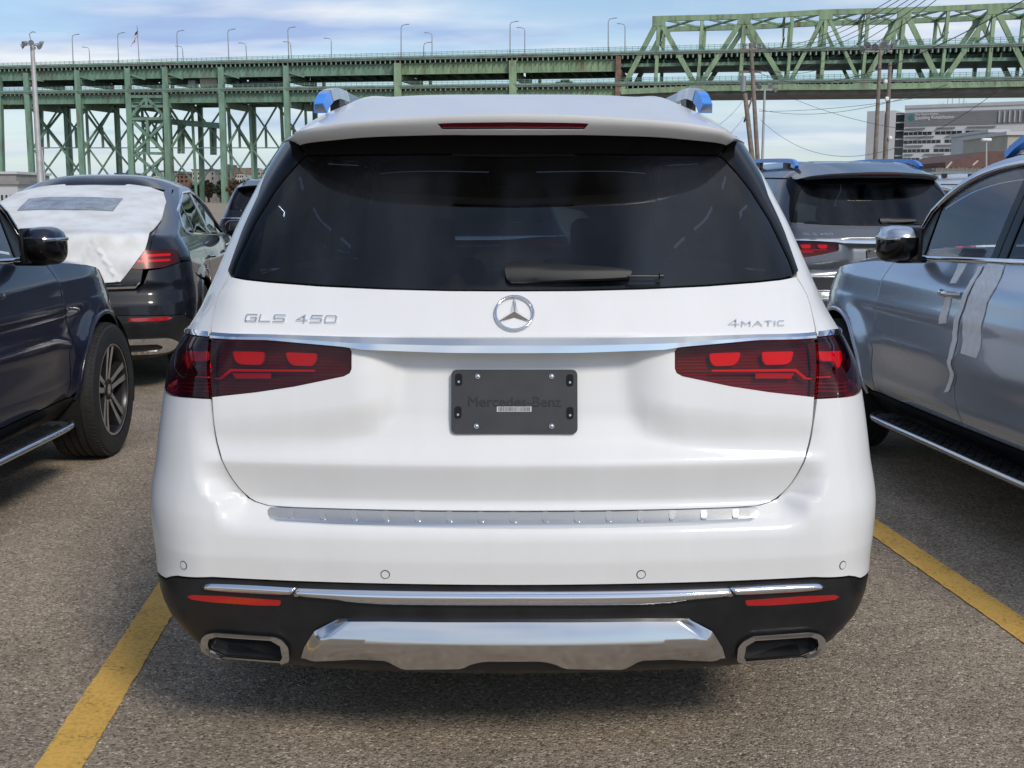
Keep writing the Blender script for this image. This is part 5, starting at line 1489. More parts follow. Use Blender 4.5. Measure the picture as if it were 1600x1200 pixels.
# deck levels surveyed at two columns of the picture, straight between
def level(pa, pb, xa=0, xb=960):
    (s0, z0), (s1, z1) = bs(xa, pa), bs(xb, pb); k = (z1 - z0) / (s1 - s0)
    return lambda s: z0 + k * (s - s0)
ur, ud, ub, ug = level(100, 75), level(105.5, 84), level(113.5, 94), level(126, 111)
lr, ld, lb_, lg = level(138.5, 123), level(145, 131.5), level(151, 140), level(163, 154)
S0, S1 = -70.0, BLEN + 45
ST = bs(968, 100)[0]                             # where the truss starts
WD = 17.0
def slab(name, zt, zb, s0, s1, t0, t1, mat):
    v = [rel(bp(s, z(s), t)) for s in (s0, s1) for z in (zb, zt) for t in (t0, t1)]
    return mesh_obj(name, v, [(0, 1, 5, 4), (2, 6, 7, 3), (0, 4, 6, 2), (1, 3, 7, 5), (0, 2, 3, 1), (4, 5, 7, 6)], M[mat], bridge)
for (zr, zd, zb, zg, nm) in ((ur, ud, ub, ug, 'upper'), (lr, ld, lb_, lg, 'lower')):
    slab('deck', zd, lambda s, z=zd: z(s) - .55, S0, S1, -1.6, WD + 1.6, 'deck')
    # girders: one per span so the plates read apart
    b = MB()
    cols = [-70] + [bs(x, 115)[0] for x in (45, 124, 202, 260, 347, 448, 622, 801)] + [ST]
    for i in range(len(cols) - 1):
        mat = 'green' if i < 7 else 'green2'
        for t_ in (0.0, WD):
            g_ = MB(); sA, sB = cols[i] + .3, cols[i + 1] - .3
            for s_a, s_b in ((sA, sB),):
                v = [rel(bp(s, z, t_ + o)) for s in (s_a, s_b) for z in (zg(s), zb(s) + .2) for o in (-.2, .2)]
                g_.add(v, [(0, 1, 5, 4), (2, 6, 7, 3), (0, 4, 6, 2), (1, 3, 7, 5), (0, 2, 3, 1), (4, 5, 7, 6)])
                for zz in (zg, lambda s: zb(s) + .1):
                    g_.beam(rel(bp(s_a, zz(s_a), t_)), rel(bp(s_b, zz(s_b), t_)), .9, .22)
            n = max(2, int((sB - sA) / 1.8))
            if t_ == 0:
                for k in range(n):
                    s = sA + (sB - sA) * (k + .5) / n
                    g_.beam(rel(bp(s, zg(s), -.3)), rel(bp(s, zb(s), -.3)), .14, .2)
            g_.build('girder', M[mat], bridge)
    # floor beams and stringers; beams made deep to shade the underside
    f_ = MB()
    for s in np.arange(S0, S1, 4.0):
        if s > ST: f_.beam(rel(bp(s, zb(s) - .6, 0.3)), rel(bp(s, zb(s) - .6, WD - .3)), .4, 1.2)
        else: f_.beam(rel(bp(s, (zb(s) + zg(s)) / 2, 0.3)), rel(bp(s, (zb(s) + zg(s)) / 2, WD - .3)), .3, zb(s) - zg(s) - .5)
    for t_ in (4, 8.5, 13): f_.beam(rel(bp(S0, zb(S0) - .3, t_)), rel(bp(S1, zb(S1) - .3, t_)), .4, .9)
    o = f_.build('floor_beams', M['green'], bridge); o['kind'] = 'stuff'
    # brackets and railing
    k_ = MB()
    for s in np.arange(S0, S1, 1.35):
        k_.beam(rel(bp(s, zb(s) + .1, -.9)), rel(bp(s, zd(s) - .5, -.9)), .32, 1.1)
    o = k_.build('brackets', M['green'], bridge); o['kind'] = 'stuff'
    r_ = MB()
    for t_ in (-1.5, WD + 1.5):
        for s in np.arange(S0, S1, 1.45): r_.beam(rel(bp(s, zd(s), t_)), rel(bp(s, zr(s) + .15, t_)), .09, .09)
        for q in (.35, .7, 1.0):
            r_.beam(rel(bp(S0, zd(S0) + (zr(S0) - zd(S0)) * q, t_)), rel(bp(S1, zd(S1) + (zr(S1) - zd(S1)) * q, t_)), .07, .09)
    o = r_.build('railing', M['green'], bridge); o['kind'] = 'stuff'
    for t_ in (-1.45, WD + 1.45):
        v = [rel(bp(s, z, t_)) for s in (S0, S1) for z in (zd(s), zr(s) * .9 + zd(s) * .1)]
        mesh_obj('railing_screen', v, [(0, 1, 3, 2)], M['screen'], bridge)
    slab('kerb', lambda s: zd(s) + .32, lambda s: zd(s) - .1, S0, S1, -1.7, -1.42, 'green')
# near columns
for i, (x0, y0, x1, y1, w, mt) in enumerate([(-3, 120, 2, 300, 1.9, 'green'), (41, 114, 51, 287, 1.45, 'green'), (121, 110, 129.5, 276, 1.45, 'green'), (199.5, 107, 206.5, 275, 1.5, 'green'), (258, 105, 264, 276, 1.5, 'green'),
                                           (345.5, 105, 351, 290, 1.55, 'green'), (447, 103, 450.5, 240, 1.5, 'green'), (621.5, 99, 622.5, 200, 1.9, 'green2'), (801, 95, 802, 200, 1.9, 'green2'), (966, 88, 964, 200, 1.3, 'rust')]):
    a = bs(x0, y0, -.8); c = bs(x1, y1, -.8); k = a[1] / (a[1] - c[1]); f = (a[0] + (c[0] - a[0]) * k, 0.0)
    member('column', a, f, w, -.8, mat=mt)
    if 0 < i < 7:
        member('bracket', (a[0], a[1] - 1.5), (a[0] + 5, ug(a[0]) - .3), .5, -.6)
    member('column', (a[0] + 1.2, lg(a[0]) if i < 6 else ug(a[0])), (f[0] + 1.2, 0), 1.3, WD, mat=mt)
    if i: member('cross_beam', (a[0], ug(a[0]) - .6), (a[0], ug(a[0]) - .6), 1.6, -.5, WD, mat=mt); member('cross_beam', (a[0], lg(a[0]) - .6), (a[0], lg(a[0]) - .6), 1.6, -.5, WD, mat=mt)
    if i: member('hanger', (a[0] + 4, ug(a[0])), (a[0] + 4, ld(a[0])), .9, WD)
# lattice of towers under the lower deck
TL = 9.0
xs_l = [50, 95.5, 138, 178.5, 225, 260, 303, 353, 393, 436, 480]
top = [(bs(x - 3, 172, TL)[0], lg(bs(x, 172, TL)[0])) for x in xs_l]
mid = [(bs(x, 231, TL)[0], bs(x, 231, TL)[1]) for x in xs_l]
bot = [(bs(x + 3, 290, TL)[0], bs(x + 3, 290, TL)[1]) for x in xs_l]
for i in range(len(xs_l)):
    e_ = bot[i]; k = top[i][1] / (top[i][1] - e_[1])
    member('lattice_column', top[i], (top[i][0] + (e_[0] - top[i][0]) * k, 0), 0.8 if i % 2 else .65, TL + (3 if i % 2 else 0), mat='green')
    if i + 1 < len(xs_l):
        for A_, B_ in ((top, mid), (mid, bot)):
            member('diagonal', A_[i], B_[i + 1], .42, TL); member('diagonal', A_[i + 1], B_[i], .42, TL + .6)
        member('strut', mid[i], mid[i + 1], .28, TL)
        c = tuple((np.array(top[i]) + np.array(mid[i + 1]) + np.array(top[i + 1]) + np.array(mid[i])) / 4)
        member('hanger', c, (c[0], mid[i][1]), .6, TL + 1)
# transverse bracing of each tower
for x in (45, 124, 203, 261, 348):
    a = bs(x, 172); m_ = bs(x + 4, 231)
    member('diagonal', (a[0], lg(a[0])), (m_[0], m_[1]), .5, 0, WD); member('diagonal', (a[0] + .5, lg(a[0])), (m_[0] + .5, m_[1]), .5, WD, 0)
# light green portal frame between two columns
def fr(p, q, w=.75): member('portal_member', bs(*p, -.9), bs(*q, -.9), w, -.9)
for p, q in (((202, 151), (258, 151)), ((202, 166), (258, 166)), ((204, 186), (260, 185)), ((229, 152), (206, 182)), ((229, 152), (256, 182)), ((229, 152), (229, 166)), ((208, 190), (259, 240)), ((259, 190), (209, 240)), ((209, 240), (262, 283)), ((260, 242), (212, 283)), ((209, 239), (262, 240)), ((230, 186), (232, 240))):
    fr(p, q)
member('gusset', (bs(234, 208)[0], bs(234, 208)[1]), (bs(234, 216)[0], bs(234, 216)[1]), 1.8, -1.2, d=.3)
# sloping ramp beam behind the portal
m = MB(); t_ = 11
for (xa, ya, xb, yb_) in ((214, 186, 348, 197), ):
    a, c = bs(xa, ya, t_), bs(xb, yb_, t_); bbeam(m, *a, *c, t_, t_, 5, 1.5)
m.build('ramp_beam', M['green'], bridge)
for x, y1 in ((231, 240), (280, 240), (286, 240), (331, 242), (336, 242)):
    a = bs(x, 193, t_); c = bs(x, y1, t_); member('ramp_post', a, c, .8, t_)
# ---- truss
U_ = [bs(x, y) for x, y in ((1030, 30), (1163, 27), (1290.6, 20), (1412.5, 17), (1553, 11), (1690, 6))]
L_ = [bs(x, y) for x, y in ((971, 144), (1090, 139), (1229, 137), (1346, 136.5), (1469, 134), (1612, 131), (1750, 128))]
TT = WD
for t_ in (-.9, TT + .9):
    for i in range(len(U_) - 1): member('top_chord', U_[i], U_[i + 1], 1.25, t_, mat='green2', d=1.0)
    for i in range(len(L_) - 1): member('bottom_chord', L_[i], L_[i + 1], 1.35, t_, mat='green2', d=1.0)
    for i in range(len(U_)):
        member('diagonal', L_[i], U_[i], 1.2 if i != 2 else .9, t_, mat='green2', d=.9)
        member('diagonal', U_[i], L_[i + 1], 1.2 if i != 2 else .8, t_, mat='green2', d=.9)
        u = U_[i]; zb_ = np.interp(u[0], [l[0] for l in L_], [l[1] for l in L_])
        member('vertical', u, (u[0] - .6, zb_), .85, t_, mat='green2')
        l = L_[i + 1]; zt_ = np.interp(l[0], [q[0] for q in U_], [q[1] for q in U_])
        member('vertical', (l[0] + .8, zt_), l, .75, t_, mat='green2')
        g_ = MB(); g_.beam(rel(bp(u[0] - 1.6, u[1] - .6, t_)), rel(bp(u[0] + 1.6, u[1] - .6, t_)), 1.1, 2.4); g_.build('gusset', M['green2'], bridge)
        g_ = MB(); g_.beam(rel(bp(l[0] - 2.2, l[1] + .8, t_)), rel(bp(l[0] + 2.2, l[1] + .8, t_)), 1.1, 2.6); g_.build('gusset', M['green2'], bridge)
for i in range(len(U_) - 1):
    a, c = U_[i], U_[i + 1]; h = ((a[0] + c[0]) / 2, (a[1] + c[1]) / 2)
    member('top_bracing', a, h, .45, -.9, TT + .9, mat='green2'); member('top_bracing', h, c, .45, -.9, TT + .9, mat='green2')
    member('top_bracing', a, h, .45, TT + .9, -.9, mat='green2'); member('top_bracing', h, c, .45, TT + .9, -.9, mat='green2')
    for q in (a, h):
        member('sway_strut', q, q, .5, -.9, TT + .9, mat='green2'); z_ = q[1] - 5.5
        member('sway_strut', (q[0], z_), (q[0], z_), .4, -.9, TT + .9, mat='green2')
        member('sway_brace', q, (q[0], z_), .3, -.9, TT / 2, mat='green2'); member('sway_brace', (q[0], z_), q, .3, TT / 2, TT + .9, mat='green2')
slab('truss_floor', lambda s: lg(s) + 1.8, lambda s: lg(s) + .6, ST, S1, .2, WD - .2, 'deck')
slab('truss_floor', lambda s: ug(s) + 1.8, lambda s: ug(s) + 1.0, ST, S1, .2, WD - .2, 'green')
slab('underside_shade', lambda s: lg(s) + .2, lambda s: lg(s) + .05, ST, S1, -1.6, -1.5, 'wire')  # thin dark strip painted in for the shade under the truss

# ---- things on the bridge
lamps = [(114.5, 100, 54, 1), (141, 100, 73.5, -1), (185.5, 98, 51.5, 1), (278, 96, 48, 1), (287, 96, 72, -1), (357.7, 93, 46, 1), (386, 94, 67, -1), (451.5, 91, 42.7, 1), (456, 91, 65, -1), (517.5, 88, 59.5, -1),
         (626.7, 87, 38.5, 1), (662, 86, 66.5, 1), (675, 86, 51, -1), (797, 84, 34, 1), (820, 83, 43, -1), (950.5, 80, 28.7, 1), (976.7, 79, 36.8, -1)]
desc = ['beside the flood light mast', 'left of the flag', 'just left of the flag', 'right of the flag, taller of a close pair', 'right of the flag, shorter of a close pair', 'above the portal tower', 'short, third right of the flag', 'taller of the pair above the coupe window', 'shorter of the pair above the coupe window', 'above the left roof rail of the white SUV',
        'above the left part of the white roof', 'smallest, on the far side', 'far side, above the brake light', 'right of the roof centre, taller of a pair', 'right of the roof centre, shorter of a pair', 'left of the truss, taller of a pair', 'next to the truss end post']
for i, (x, yb_, yt, dr) in enumerate(lamps):
    t_ = -1.3 if dr > 0 else WD + 1.3
    a = bs(x, yb_ + 3, t_); c = bs(x - (2 if x < 500 else 0), yt, t_)
    base = bp(a[0], ud(a[0]), t_)
    o = thing('street_lamp', 'street lamp on the upper bridge deck, ' + desc[i], 'street lamp', base, 0, 'street lamps on the bridge')
    rl_ = lambda s, z: tuple(np.array(bp(s, z, t_)) - np.array(base))
    b = MB(); b.tube([rl_(a[0], ud(a[0])), rl_(c[0], c[1] - .8)], [.16, .11], 8); b.build('pole', M['pole'], o, 60)
    b = MB(); b.tube([rl_(c[0], c[1] - .8), rl_(c[0] + dr * .3, c[1] - .2), rl_(c[0] + dr * 1.3, c[1])], .09, 6); b.build('arm', M['pole'], o, 60)
    b = MB(); b.beam(rl_(c[0] + dr * 1.2, c[1]), rl_(c[0] + dr * 2.2, c[1] + .05), .3, .18); b.build('lamp_head', M['pole'], o)
# flag
a = bs(217.7, 99, -1.3); c = bs(214, 40, -1.3); base = bp(a[0], ud(a[0]), -1.3)
o = thing('flagpole', 'pale flagpole with a limp striped flag on the upper bridge deck', 'flagpole', base)
rl_ = lambda s, z, t=0: tuple(np.array(bp(s, z, -1.3 + t)) - np.array(base))
b = MB(); b.tube([rl_(a[0], ud(a[0])), rl_(c[0], c[1])], [.14, .08], 8); b.build('pole', M['pole'], o, 60)
M['flag_red'] = simple('flag_red', (.60, .03, .05), .8); M['flag_white'] = simple('flag_white', (.85, .85, .85), .8); M['flag_blue'] = simple('flag_blue', (.02, .03, .12), .8)
v = []; f = []; mi = []
NU, NV = 14, 13
for j in range(NV + 1):
    for i in range(NU + 1):
        q = i / NU; r_ = j / NV
        px = 214.4 - q * (5 + 4.5 * r_) + .6 * math.sin(q * 9 + r_ * 3); py = 43 + 14 * r_ * (1 - .0 * q) + q * 22 * (1 - .25 * r_)
        s, z = bs(px, py, -1.3); v.append(rl_(s, z, .35 * math.sin(q * 11 + r_ * 2)))
for j in range(NV):
    for i in range(NU):
        f.append((j * (NU + 1) + i, j * (NU + 1) + i + 1, (j + 1) * (NU + 1) + i + 1, (j + 1) * (NU + 1) + i))
        mi.append(2 if (i < NU * .4 and j < 7) else (0 if j % 2 == 0 else 1))
mesh_obj('flag', v, f, [M['flag_red'], M['flag_white'], M['flag_blue']], o, 60, mi)
# traffic on the lower deck
def vehicle(name, label, cat, px, t_, parts, wheels):
    s = bs(px, 140, t_)[0]; base = bp(s, ld(s), t_); o = thing(name, label, cat, base, math.atan2(BD[1], BD[0]))
    for nm, c_, d_, m_ in parts:
        v, f = rbox(c_, d_, min(d_) * .12, 2); mesh_obj(nm, v, f, m_, o, 40)
    for x in wheels:
        for y in (-1, 1):
            b = MB(); b.tube([(x, y * 1.1 - .15, .5), (x, y * 1.1 + .15, .5)], .5, 16); b.build('wheel', M['rubber'], o, 40)
    return o
M['cream'] = simple('cream_truck_paint', (.45, .40, .30), .5); M['cab'] = simple('cab_paint', (.30, .31, .33), .4); M['darkcar'] = simple('dark_car_paint', (.02, .03, .03), .3)
vehicle('box_truck', 'cream box truck driving along the lower bridge deck', 'truck', 329, 3.0, [('box', (0, 0, 2.4), (5.2, 2.5, 2.9), M['cream']), ('chassis', (-1.5, 0, .8), (9, 1.4, .3), M['rubber']), ('cab', (-5.0, 0, 1.8), (2.2, 2.4, 2.2), M['cab'])], (-5.2, 0.5, 1.7))
vehicle('flatbed_truck', 'long dark flatbed truck on the lower bridge deck, right of the cream truck', 'truck', 416, 3.0, [('load', (0, 0, 1.7), (13, 2.4, 1.2), M['darkcar']), ('chassis', (0, 0, .8), (14, 1.4, .3), M['rubber']), ('cab', (-8.2, 0, 1.7), (2.2, 2.4, 2.0), M['darkcar'])], (-8, -6, 4, 5.2))
vehicle('passenger_car', 'dark car on the lower bridge deck just left of the truss', 'car', 882, 3.5, [('body', (0, 0, .75), (4.4, 1.8, .7), M['darkcar']), ('cabin', (.2, 0, 1.3), (2.3, 1.6, .6), M['darkcar'])], (-1.4, 1.4))

# ------------------------------------------------------------------ masts, poles and wires
def at(px, py, zc):
    """photograph pixel to a point at `zc` metres depth"""
    d = ray(px, py); return np.array([0, 0, CAM_H]) + d * zc
def ground_under(p): return (float(p[0]), float(p[1]), 0.0)
M['mast'] = simple('pale_mast', (.42, .41, .40), .5, .2, noise=(1, .15))
M['lampglass'] = simple('flood_glass', (.55, .52, .48), .3)
def flood_head(o, c, dr, sc=1.0):
    b = MB(); q = Vector(dr).normalized(); c = Vector(c)
    b.tube([c - q * .25 * sc, c, c + q * .25 * sc], [.12 * sc, .26 * sc, .38 * sc], 10); b.build('flood_lamp', M['pole'], o, 40)
def pole(name, label, cat, top, bot, zc, r0, r1, mat, group=None):
    t_ = at(*top, zc); b_ = at(*bot, zc); b_ = b_ + (b_ - t_) * ((b_[2]) / (t_[2] - b_[2]))
    base = ground_under(b_); o = thing(name, label, cat, base, 0, group)
    b = MB(); b.tube([(0, 0, 0), tuple(t_ - np.array(base))], [r1, r0], 12); b.build('pole', M[mat], o, 60)
    return o, t_, np.array(base)
# tall flood light mast, left
o, tp, bs_ = pole('flood_light_mast', 'tall pale mast with a ring of flood lights on the left', 'light mast', (50, 68), (63, 283), 130, .22, .38, 'mast')
h = tp - bs_
for k in range(8):
    a = 2 * math.pi * k / 8 + .3
    c = h + np.array([math.cos(a) * .95, math.sin(a) * .95, -.1 + .25 * math.sin(3 * a)])
    b = MB(); b.tube([tuple(h + np.array([0, 0, -.1])), tuple(c)], .05, 6); b.build('arm', M['pole'], o)
    flood_head(o, c, (math.cos(a), math.sin(a), -.5), .8)
b = MB(); b.tube([tuple(h), tuple(h + np.array([-.25, 0, 1.0])), tuple(h + np.array([.1, 0, 1.25])), tuple(h + np.array([.45, 0, 1.2]))], .05, 6); b.build('rod', M['pole'], o, 60)
o, tp, bs_ = pole('lamp_post', 'small thin lamp post standing right of the tall flood light mast', 'lamp post', (65.5, 231), (70, 284), 150, .12, .14, 'pole')
b = MB(); b.box(tuple(tp - bs_ + np.array([.3, 0, 0])), (.9, .4, .2)); b.build('lamp_head', M['pole'], o)
# utility poles, right
oA, tA, bA = pole('utility_pole', 'thick pale wooden utility pole above the right rail of the white SUV', 'utility pole', (1173, 67.5), (1184, 253), 80, .13, .17, 'wood')
b = MB()
for k, (dx_, dz) in enumerate(((-.9, -.35), (.9, -.35), (0, .25), (-.9, -1.6), (.6, -2.3))):
    pass
hA = tA - bA
for z_ in (-.45, -1.9):
    b = MB(); b.box(tuple(hA + np.array([0, -.15, z_])), (1.5, .12, .14)); b.build('cross_arm', M['wood'], oA)
for dx_ in (-.7, -.35, .35, .7):
    b = MB(); b.tube([tuple(hA + np.array([dx_, -.15, -.38])), tuple(hA + np.array([dx_, -.15, -.05]))], [.05, .07], 8); b.build('insulator', M['mast'], oA, 50)
b = MB(); b.tube([tuple(hA + np.array([-.45, -.2, -3.2])), tuple(hA + np.array([-.45, -.2, -2.2]))], .18, 12); b.build('transformer', M['pole'], oA, 50)
oB, tB, bB = pole('utility_pole', 'dark leaning wooden utility pole left of the thick pale pole', 'utility pole', (1164, 146), (1174, 235), 84, .16, .2, 'wood')
b = MB(); b.beam(tuple(tB - bB - np.array([0, 0, 2.0])), tuple(at(1176, 150, 84) - bB), .12, .12); b.build('brace', M['wood'], oB)
def flood_row(o, h, offs, sc):
    b = MB(); xs = [q[0] for q in offs]
    b.tube([tuple(h + np.array([min(xs), 0, -.1])), tuple(h + np.array([max(xs), 0, -.1]))], .06, 6); b.build('cross_arm', M['pole'], o)
    for q in offs: flood_head(o, h + np.array([q[0], -.1, q[1]]), (q[2], -.6, -.5), sc)
oC, tC, bC = pole('flood_light_pole', 'thin grey pole with flood lights right of the thick wooden pole', 'light pole', (1195, 139), (1191, 252), 95, .09, .12, 'pole')
flood_row(oC, tC - bC, [(-.9, .15, -.6), (-.45, .25, -.3), (.35, .3, .3), (.8, .0, .6)], .62)
oD, tD, bD = pole('flood_light_pole', 'tall brown pole with a cluster of flood lights before the hospital', 'light pole', (1375.7, 78), (1367, 257), 75, .11, .16, 'wood')
flood_row(oD, tD - bD, [(-1.1, .1, -.8), (-.8, .35, -.6), (-.35, .25, -.3), (.1, .4, .1), (.45, .2, .4), (.75, .35, .6)], .6)
oE, tE, bE = pole('utility_pole', 'dark wooden pole with two small white lamps before the hospital', 'utility pole', (1391, 98), (1383, 255), 72, .11, .17, 'wood')
for py, dx_ in ((128, -.25), (155, -.12), (216, .2)):
    c = at(1390 - (py - 98) * .05, py, 72) - bE
    v, f = rbox(tuple(c + np.array([dx_, -.2, 0])), (.22, .22, .26), .07, 2); mesh_obj('small_lamp', v, f, M['flag_white'], oE, 50)
oF, tF, bF = pole('camera_pole', 'thin pole with a white dome lamp before the hospital windows', 'lamp post', (1541, 220), (1541, 258), 60, .05, .06, 'pole')
v, f = rbox(tuple(tF - bF + np.array([0, 0, .05])), (.5, .3, .16), .07, 2); mesh_obj('lamp_head', v, f, M['flag_white'], oF, 50)

def wire(label, p, q, sag, r=.014, n=24):
    p, q = np.array(p), np.array(q)
    pts = []
    for k in range(n + 1):
        t_ = k / n; w = p * (1 - t_) + q * t_; w[2] -= sag * 4 * t_ * (1 - t_); pts.append(w)
    base = pts[0]; b = MB(); b.tube([tuple(w - base) for w in pts], r, 5)
    o = b.build('overhead_wire', M['wire'], None, 60); o.location = tuple(base)
    tag(o, label, 'wire', 'overhead wires')
names = ['top', 'second', 'third', 'fourth', 'fifth', 'lowest']
for k in range(6):
    dx_ = (-.7, -.35, .35, .7, -.6, .6)[k]; z_ = (0, 0, 0, 0, -1.4, -1.4)[k]
    wire('overhead wire from the thick pole out of the top edge, %s of the bundle' % names[k], tA + np.array([dx_, -.15, -.05 + z_]), at(1372 + k * 17 + 60, -25 - 4 * k, 34), .9 + .12 * k, .013)
wire('heavy overhead cable rising across the truss to the top right corner', tA + np.array([0, 0, -1.6]), at(1625, -14, 30), 1.6, .016)
wire('overhead cable low between the thick wooden pole and the hospital', at(1186, 171, 80), at(1480, 132, 50), .7, .012)
wire('overhead cable sagging deepest in the sky left of the hospital', at(1188, 187, 80), at(1560, 141, 50), 2.6, .012)
wire('overhead cable falling from the truss towards the hospital front', at(1215, 143, 78), at(1440, 206, 60), .35, .012)
wire('overhead cable just above the sagging one', at(1186, 174, 80), at(1500, 142, 55), .25, .012)
wire('overhead cable left of the leaning pole, higher one', tB + np.array([0, 0, -.3]), at(1085, 210, 60), .5, .012)
wire('overhead cable left of the leaning pole, lower one', tB + np.array([0, 0, -1.6]), at(1085, 238, 60), .5, .012)

# ------------------------------------------------------------------ hospital
M['hosp'] = simple('grey_cladding', (.52, .53, .545), .6, noise=(.2, .06))
M['hospl'] = simple('light_cladding', (.64, .65, .665), .6, noise=(.2, .05))
M['hospd'] = simple('corrugated_grey', (.25, .255, .265), .6, noise=(.3, .08))
M['hglass'] = simple('dark_window_glass', (.018, .024, .028), .08, spec=.6)
M['teal'] = simple('teal_logo', (.03, .22, .26), .5)
HZ = 385.0
HA = at(1352, 250, HZ)[:2]; HB_ = at(1640, 250, HZ * .93)[:2]
HD = (HB_ - HA) / np.linalg.norm(HB_ - HA); HN = np.array([-HD[1], HD[0]])
def hs(px, py, t_=0.0):
    d = ray(px, py); o_ = HA + HN * t_
    k = np.linalg.solve(np.array([[d[0], -HD[0]], [d[1], -HD[1]]]), o_); return float(k[1]), float(CAM_H + d[2] * k[0])
hosp = thing('hospital', 'grey seven storey hospital with ribbon windows and white lettering on the right', 'building', (HA[0], HA[1], 0), math.atan2(HD[1], HD[0]))
def hbox(name, s0, s1, z0, z1, t0, t1, mat, par=None):
    b = MB(); b.box(((s0 + s1) / 2, (t0 + t1) / 2, (z0 + z1) / 2), (s1 - s0, t1 - t0, z1 - z0)); return b.build(name, M[mat], par or hosp)
X = lambda px: hs(px, 240)[0]
Zp = lambda py, px=1410: hs(px, py)[1]
hbox('tower', X(1352), X(1378.6), 0, Zp(173.5, 1365), 0, 22, 'hosp')
hbox('tower', X(1383.5), X(1396), 0, Zp(172.5, 1390), .2, 22, 'hospl')
hbox('glass_strip', X(1378.6), X(1383.5), 0, Zp(176, 1380), 1.2, 20, 'hglass')
hbox('white_strip', X(1380.6), X(1383.3), Zp(213), Zp(177), .9, 1.15, 'hospl')
hbox('glass_column', X(1396), X(1410.5), 0, Zp(176), 1.0, 22, 'hglass')
for k in range(6):
    z = Zp(244 - k * 13); hbox('spandrel', X(1397), X(1410), z, z + .35, .85, .99, 'hosp')
ZR = Zp(170); hbox('wall', X(1410.5), X(1660), 0, ZR, 0, 30, 'hospl')
hbox('parapet', X(1410.3), X(1660), ZR, ZR + 1.0, -.3, 30, 'hosp')
hbox('sign_band', X(1411.5), X(1640), Zp(197.5), Zp(176.5), -.25, -.01, 'hospd')
b = MB(); z0_, z1_ = Zp(197), Zp(177)
z = z0_ + .3
while z < z1_ - .2: b.box(((X(1411.5) + X(1640)) / 2, -.29, z), (X(1640) - X(1411.5), .08, .14)); z += .55
b.build('cladding_ribs', M['hospd'], hosp)['kind'] = 'stuff'
for k in range(9):
    s = X(1558 + k * 8); b = MB(); b.box((s, -.45, (z0_ + z1_) / 2), (.35, .3, z1_ - z0_ - .5)); b.build('louvre_post', M['hosp'], hosp)
rowsH = [(206.7, 211.7, [(1410.5, 1454), (1459.5, 1501), (1506.6, 1564)]), (219.7, 224.7, [(1408.5, 1468.5), (1475, 1515.6), (1521, 1560)]), (233.5, 238.5, [(1408.5, 1452), (1458.7, 1525), (1530, 1570)]), (247, 251.5, [(1408.5, 1437), (1442, 1486), (1492, 1540)]), (260, 265, [(1411, 1440), (1446, 1500), (1506, 1560)])]
for yt, yb_, segs in rowsH:
    for x0, x1 in segs:
        s0, s1 = max(X(x0), X(1411)), X(x1); w = hbox('window', s0, s1, Zp(yb_), Zp(yt), -.06, .3, 'hglass')
        n = int((s1 - s0) / 1.6)
        for k in range(n): hbox('mullion', s0 + (k + 1) * (s1 - s0) / (n + 1) - .06, s0 + (k + 1) * (s1 - s0) / (n + 1) + .06, Zp(yb_), Zp(yt), -.12, -.061, 'hosp', w)
        hbox('sunshade', s0 + .4, s1 - 2.0, Zp(yt) + .95, Zp(yt) + 1.25, -.5, -.02, 'hospd')
for i, x in enumerate((1461, 1464.5, 1467.5, 1473.5, 1481, 1491.5, 1497, 1499, 1502.5)):
    hgt = Zp(155 if i in (3, 4, 5, 7) else 160.5) - ZR
    b = MB(); b.tube([(X(x), 3, ZR), (X(x), 3, ZR + hgt)], .16 if i in (3, 4, 5, 7) else .08, 6)
    b.build('roof_antenna', M['hosp'], hosp)
for txt, xc, yb_, sz, wd in (('Spaulding Rehabilitation', 1457, 187.6, 1.35, 61), ('Mass General Brigham', 1445, 181.3, .82, 36)):
    me = text_mesh(txt, sz, .03); o = link_mesh('sign_lettering', me, hosp, M['flag_white'])
    xs_ = [v.co.x for v in me.vertices]; w0 = max(xs_) - min(xs_); w1 = X(xc + wd / 2) - X(xc - wd / 2)
    o.matrix_local = Matrix(((w1 / w0, 0, 0, X(xc)), (0, 0, -1, -.40), (0, 1.15, 0, Zp(yb_)), (0, 0, 0, 1)))
b = MB(); s0, s1, z0_, z1_ = X(1417), X(1424), Zp(188.5), Zp(179)
zm = (z0_ + z1_) / 2; sm = (s0 + s1) / 2
b.prism([(s0, zm), (sm, z1_), (s1, z1_ - .2), (s1, z0_ + .2), (sm, z0_)], lambda a, c_, d_: (a, d_, c_), -.42, -.34)
b.build('sign_logo', M['teal'], hosp)

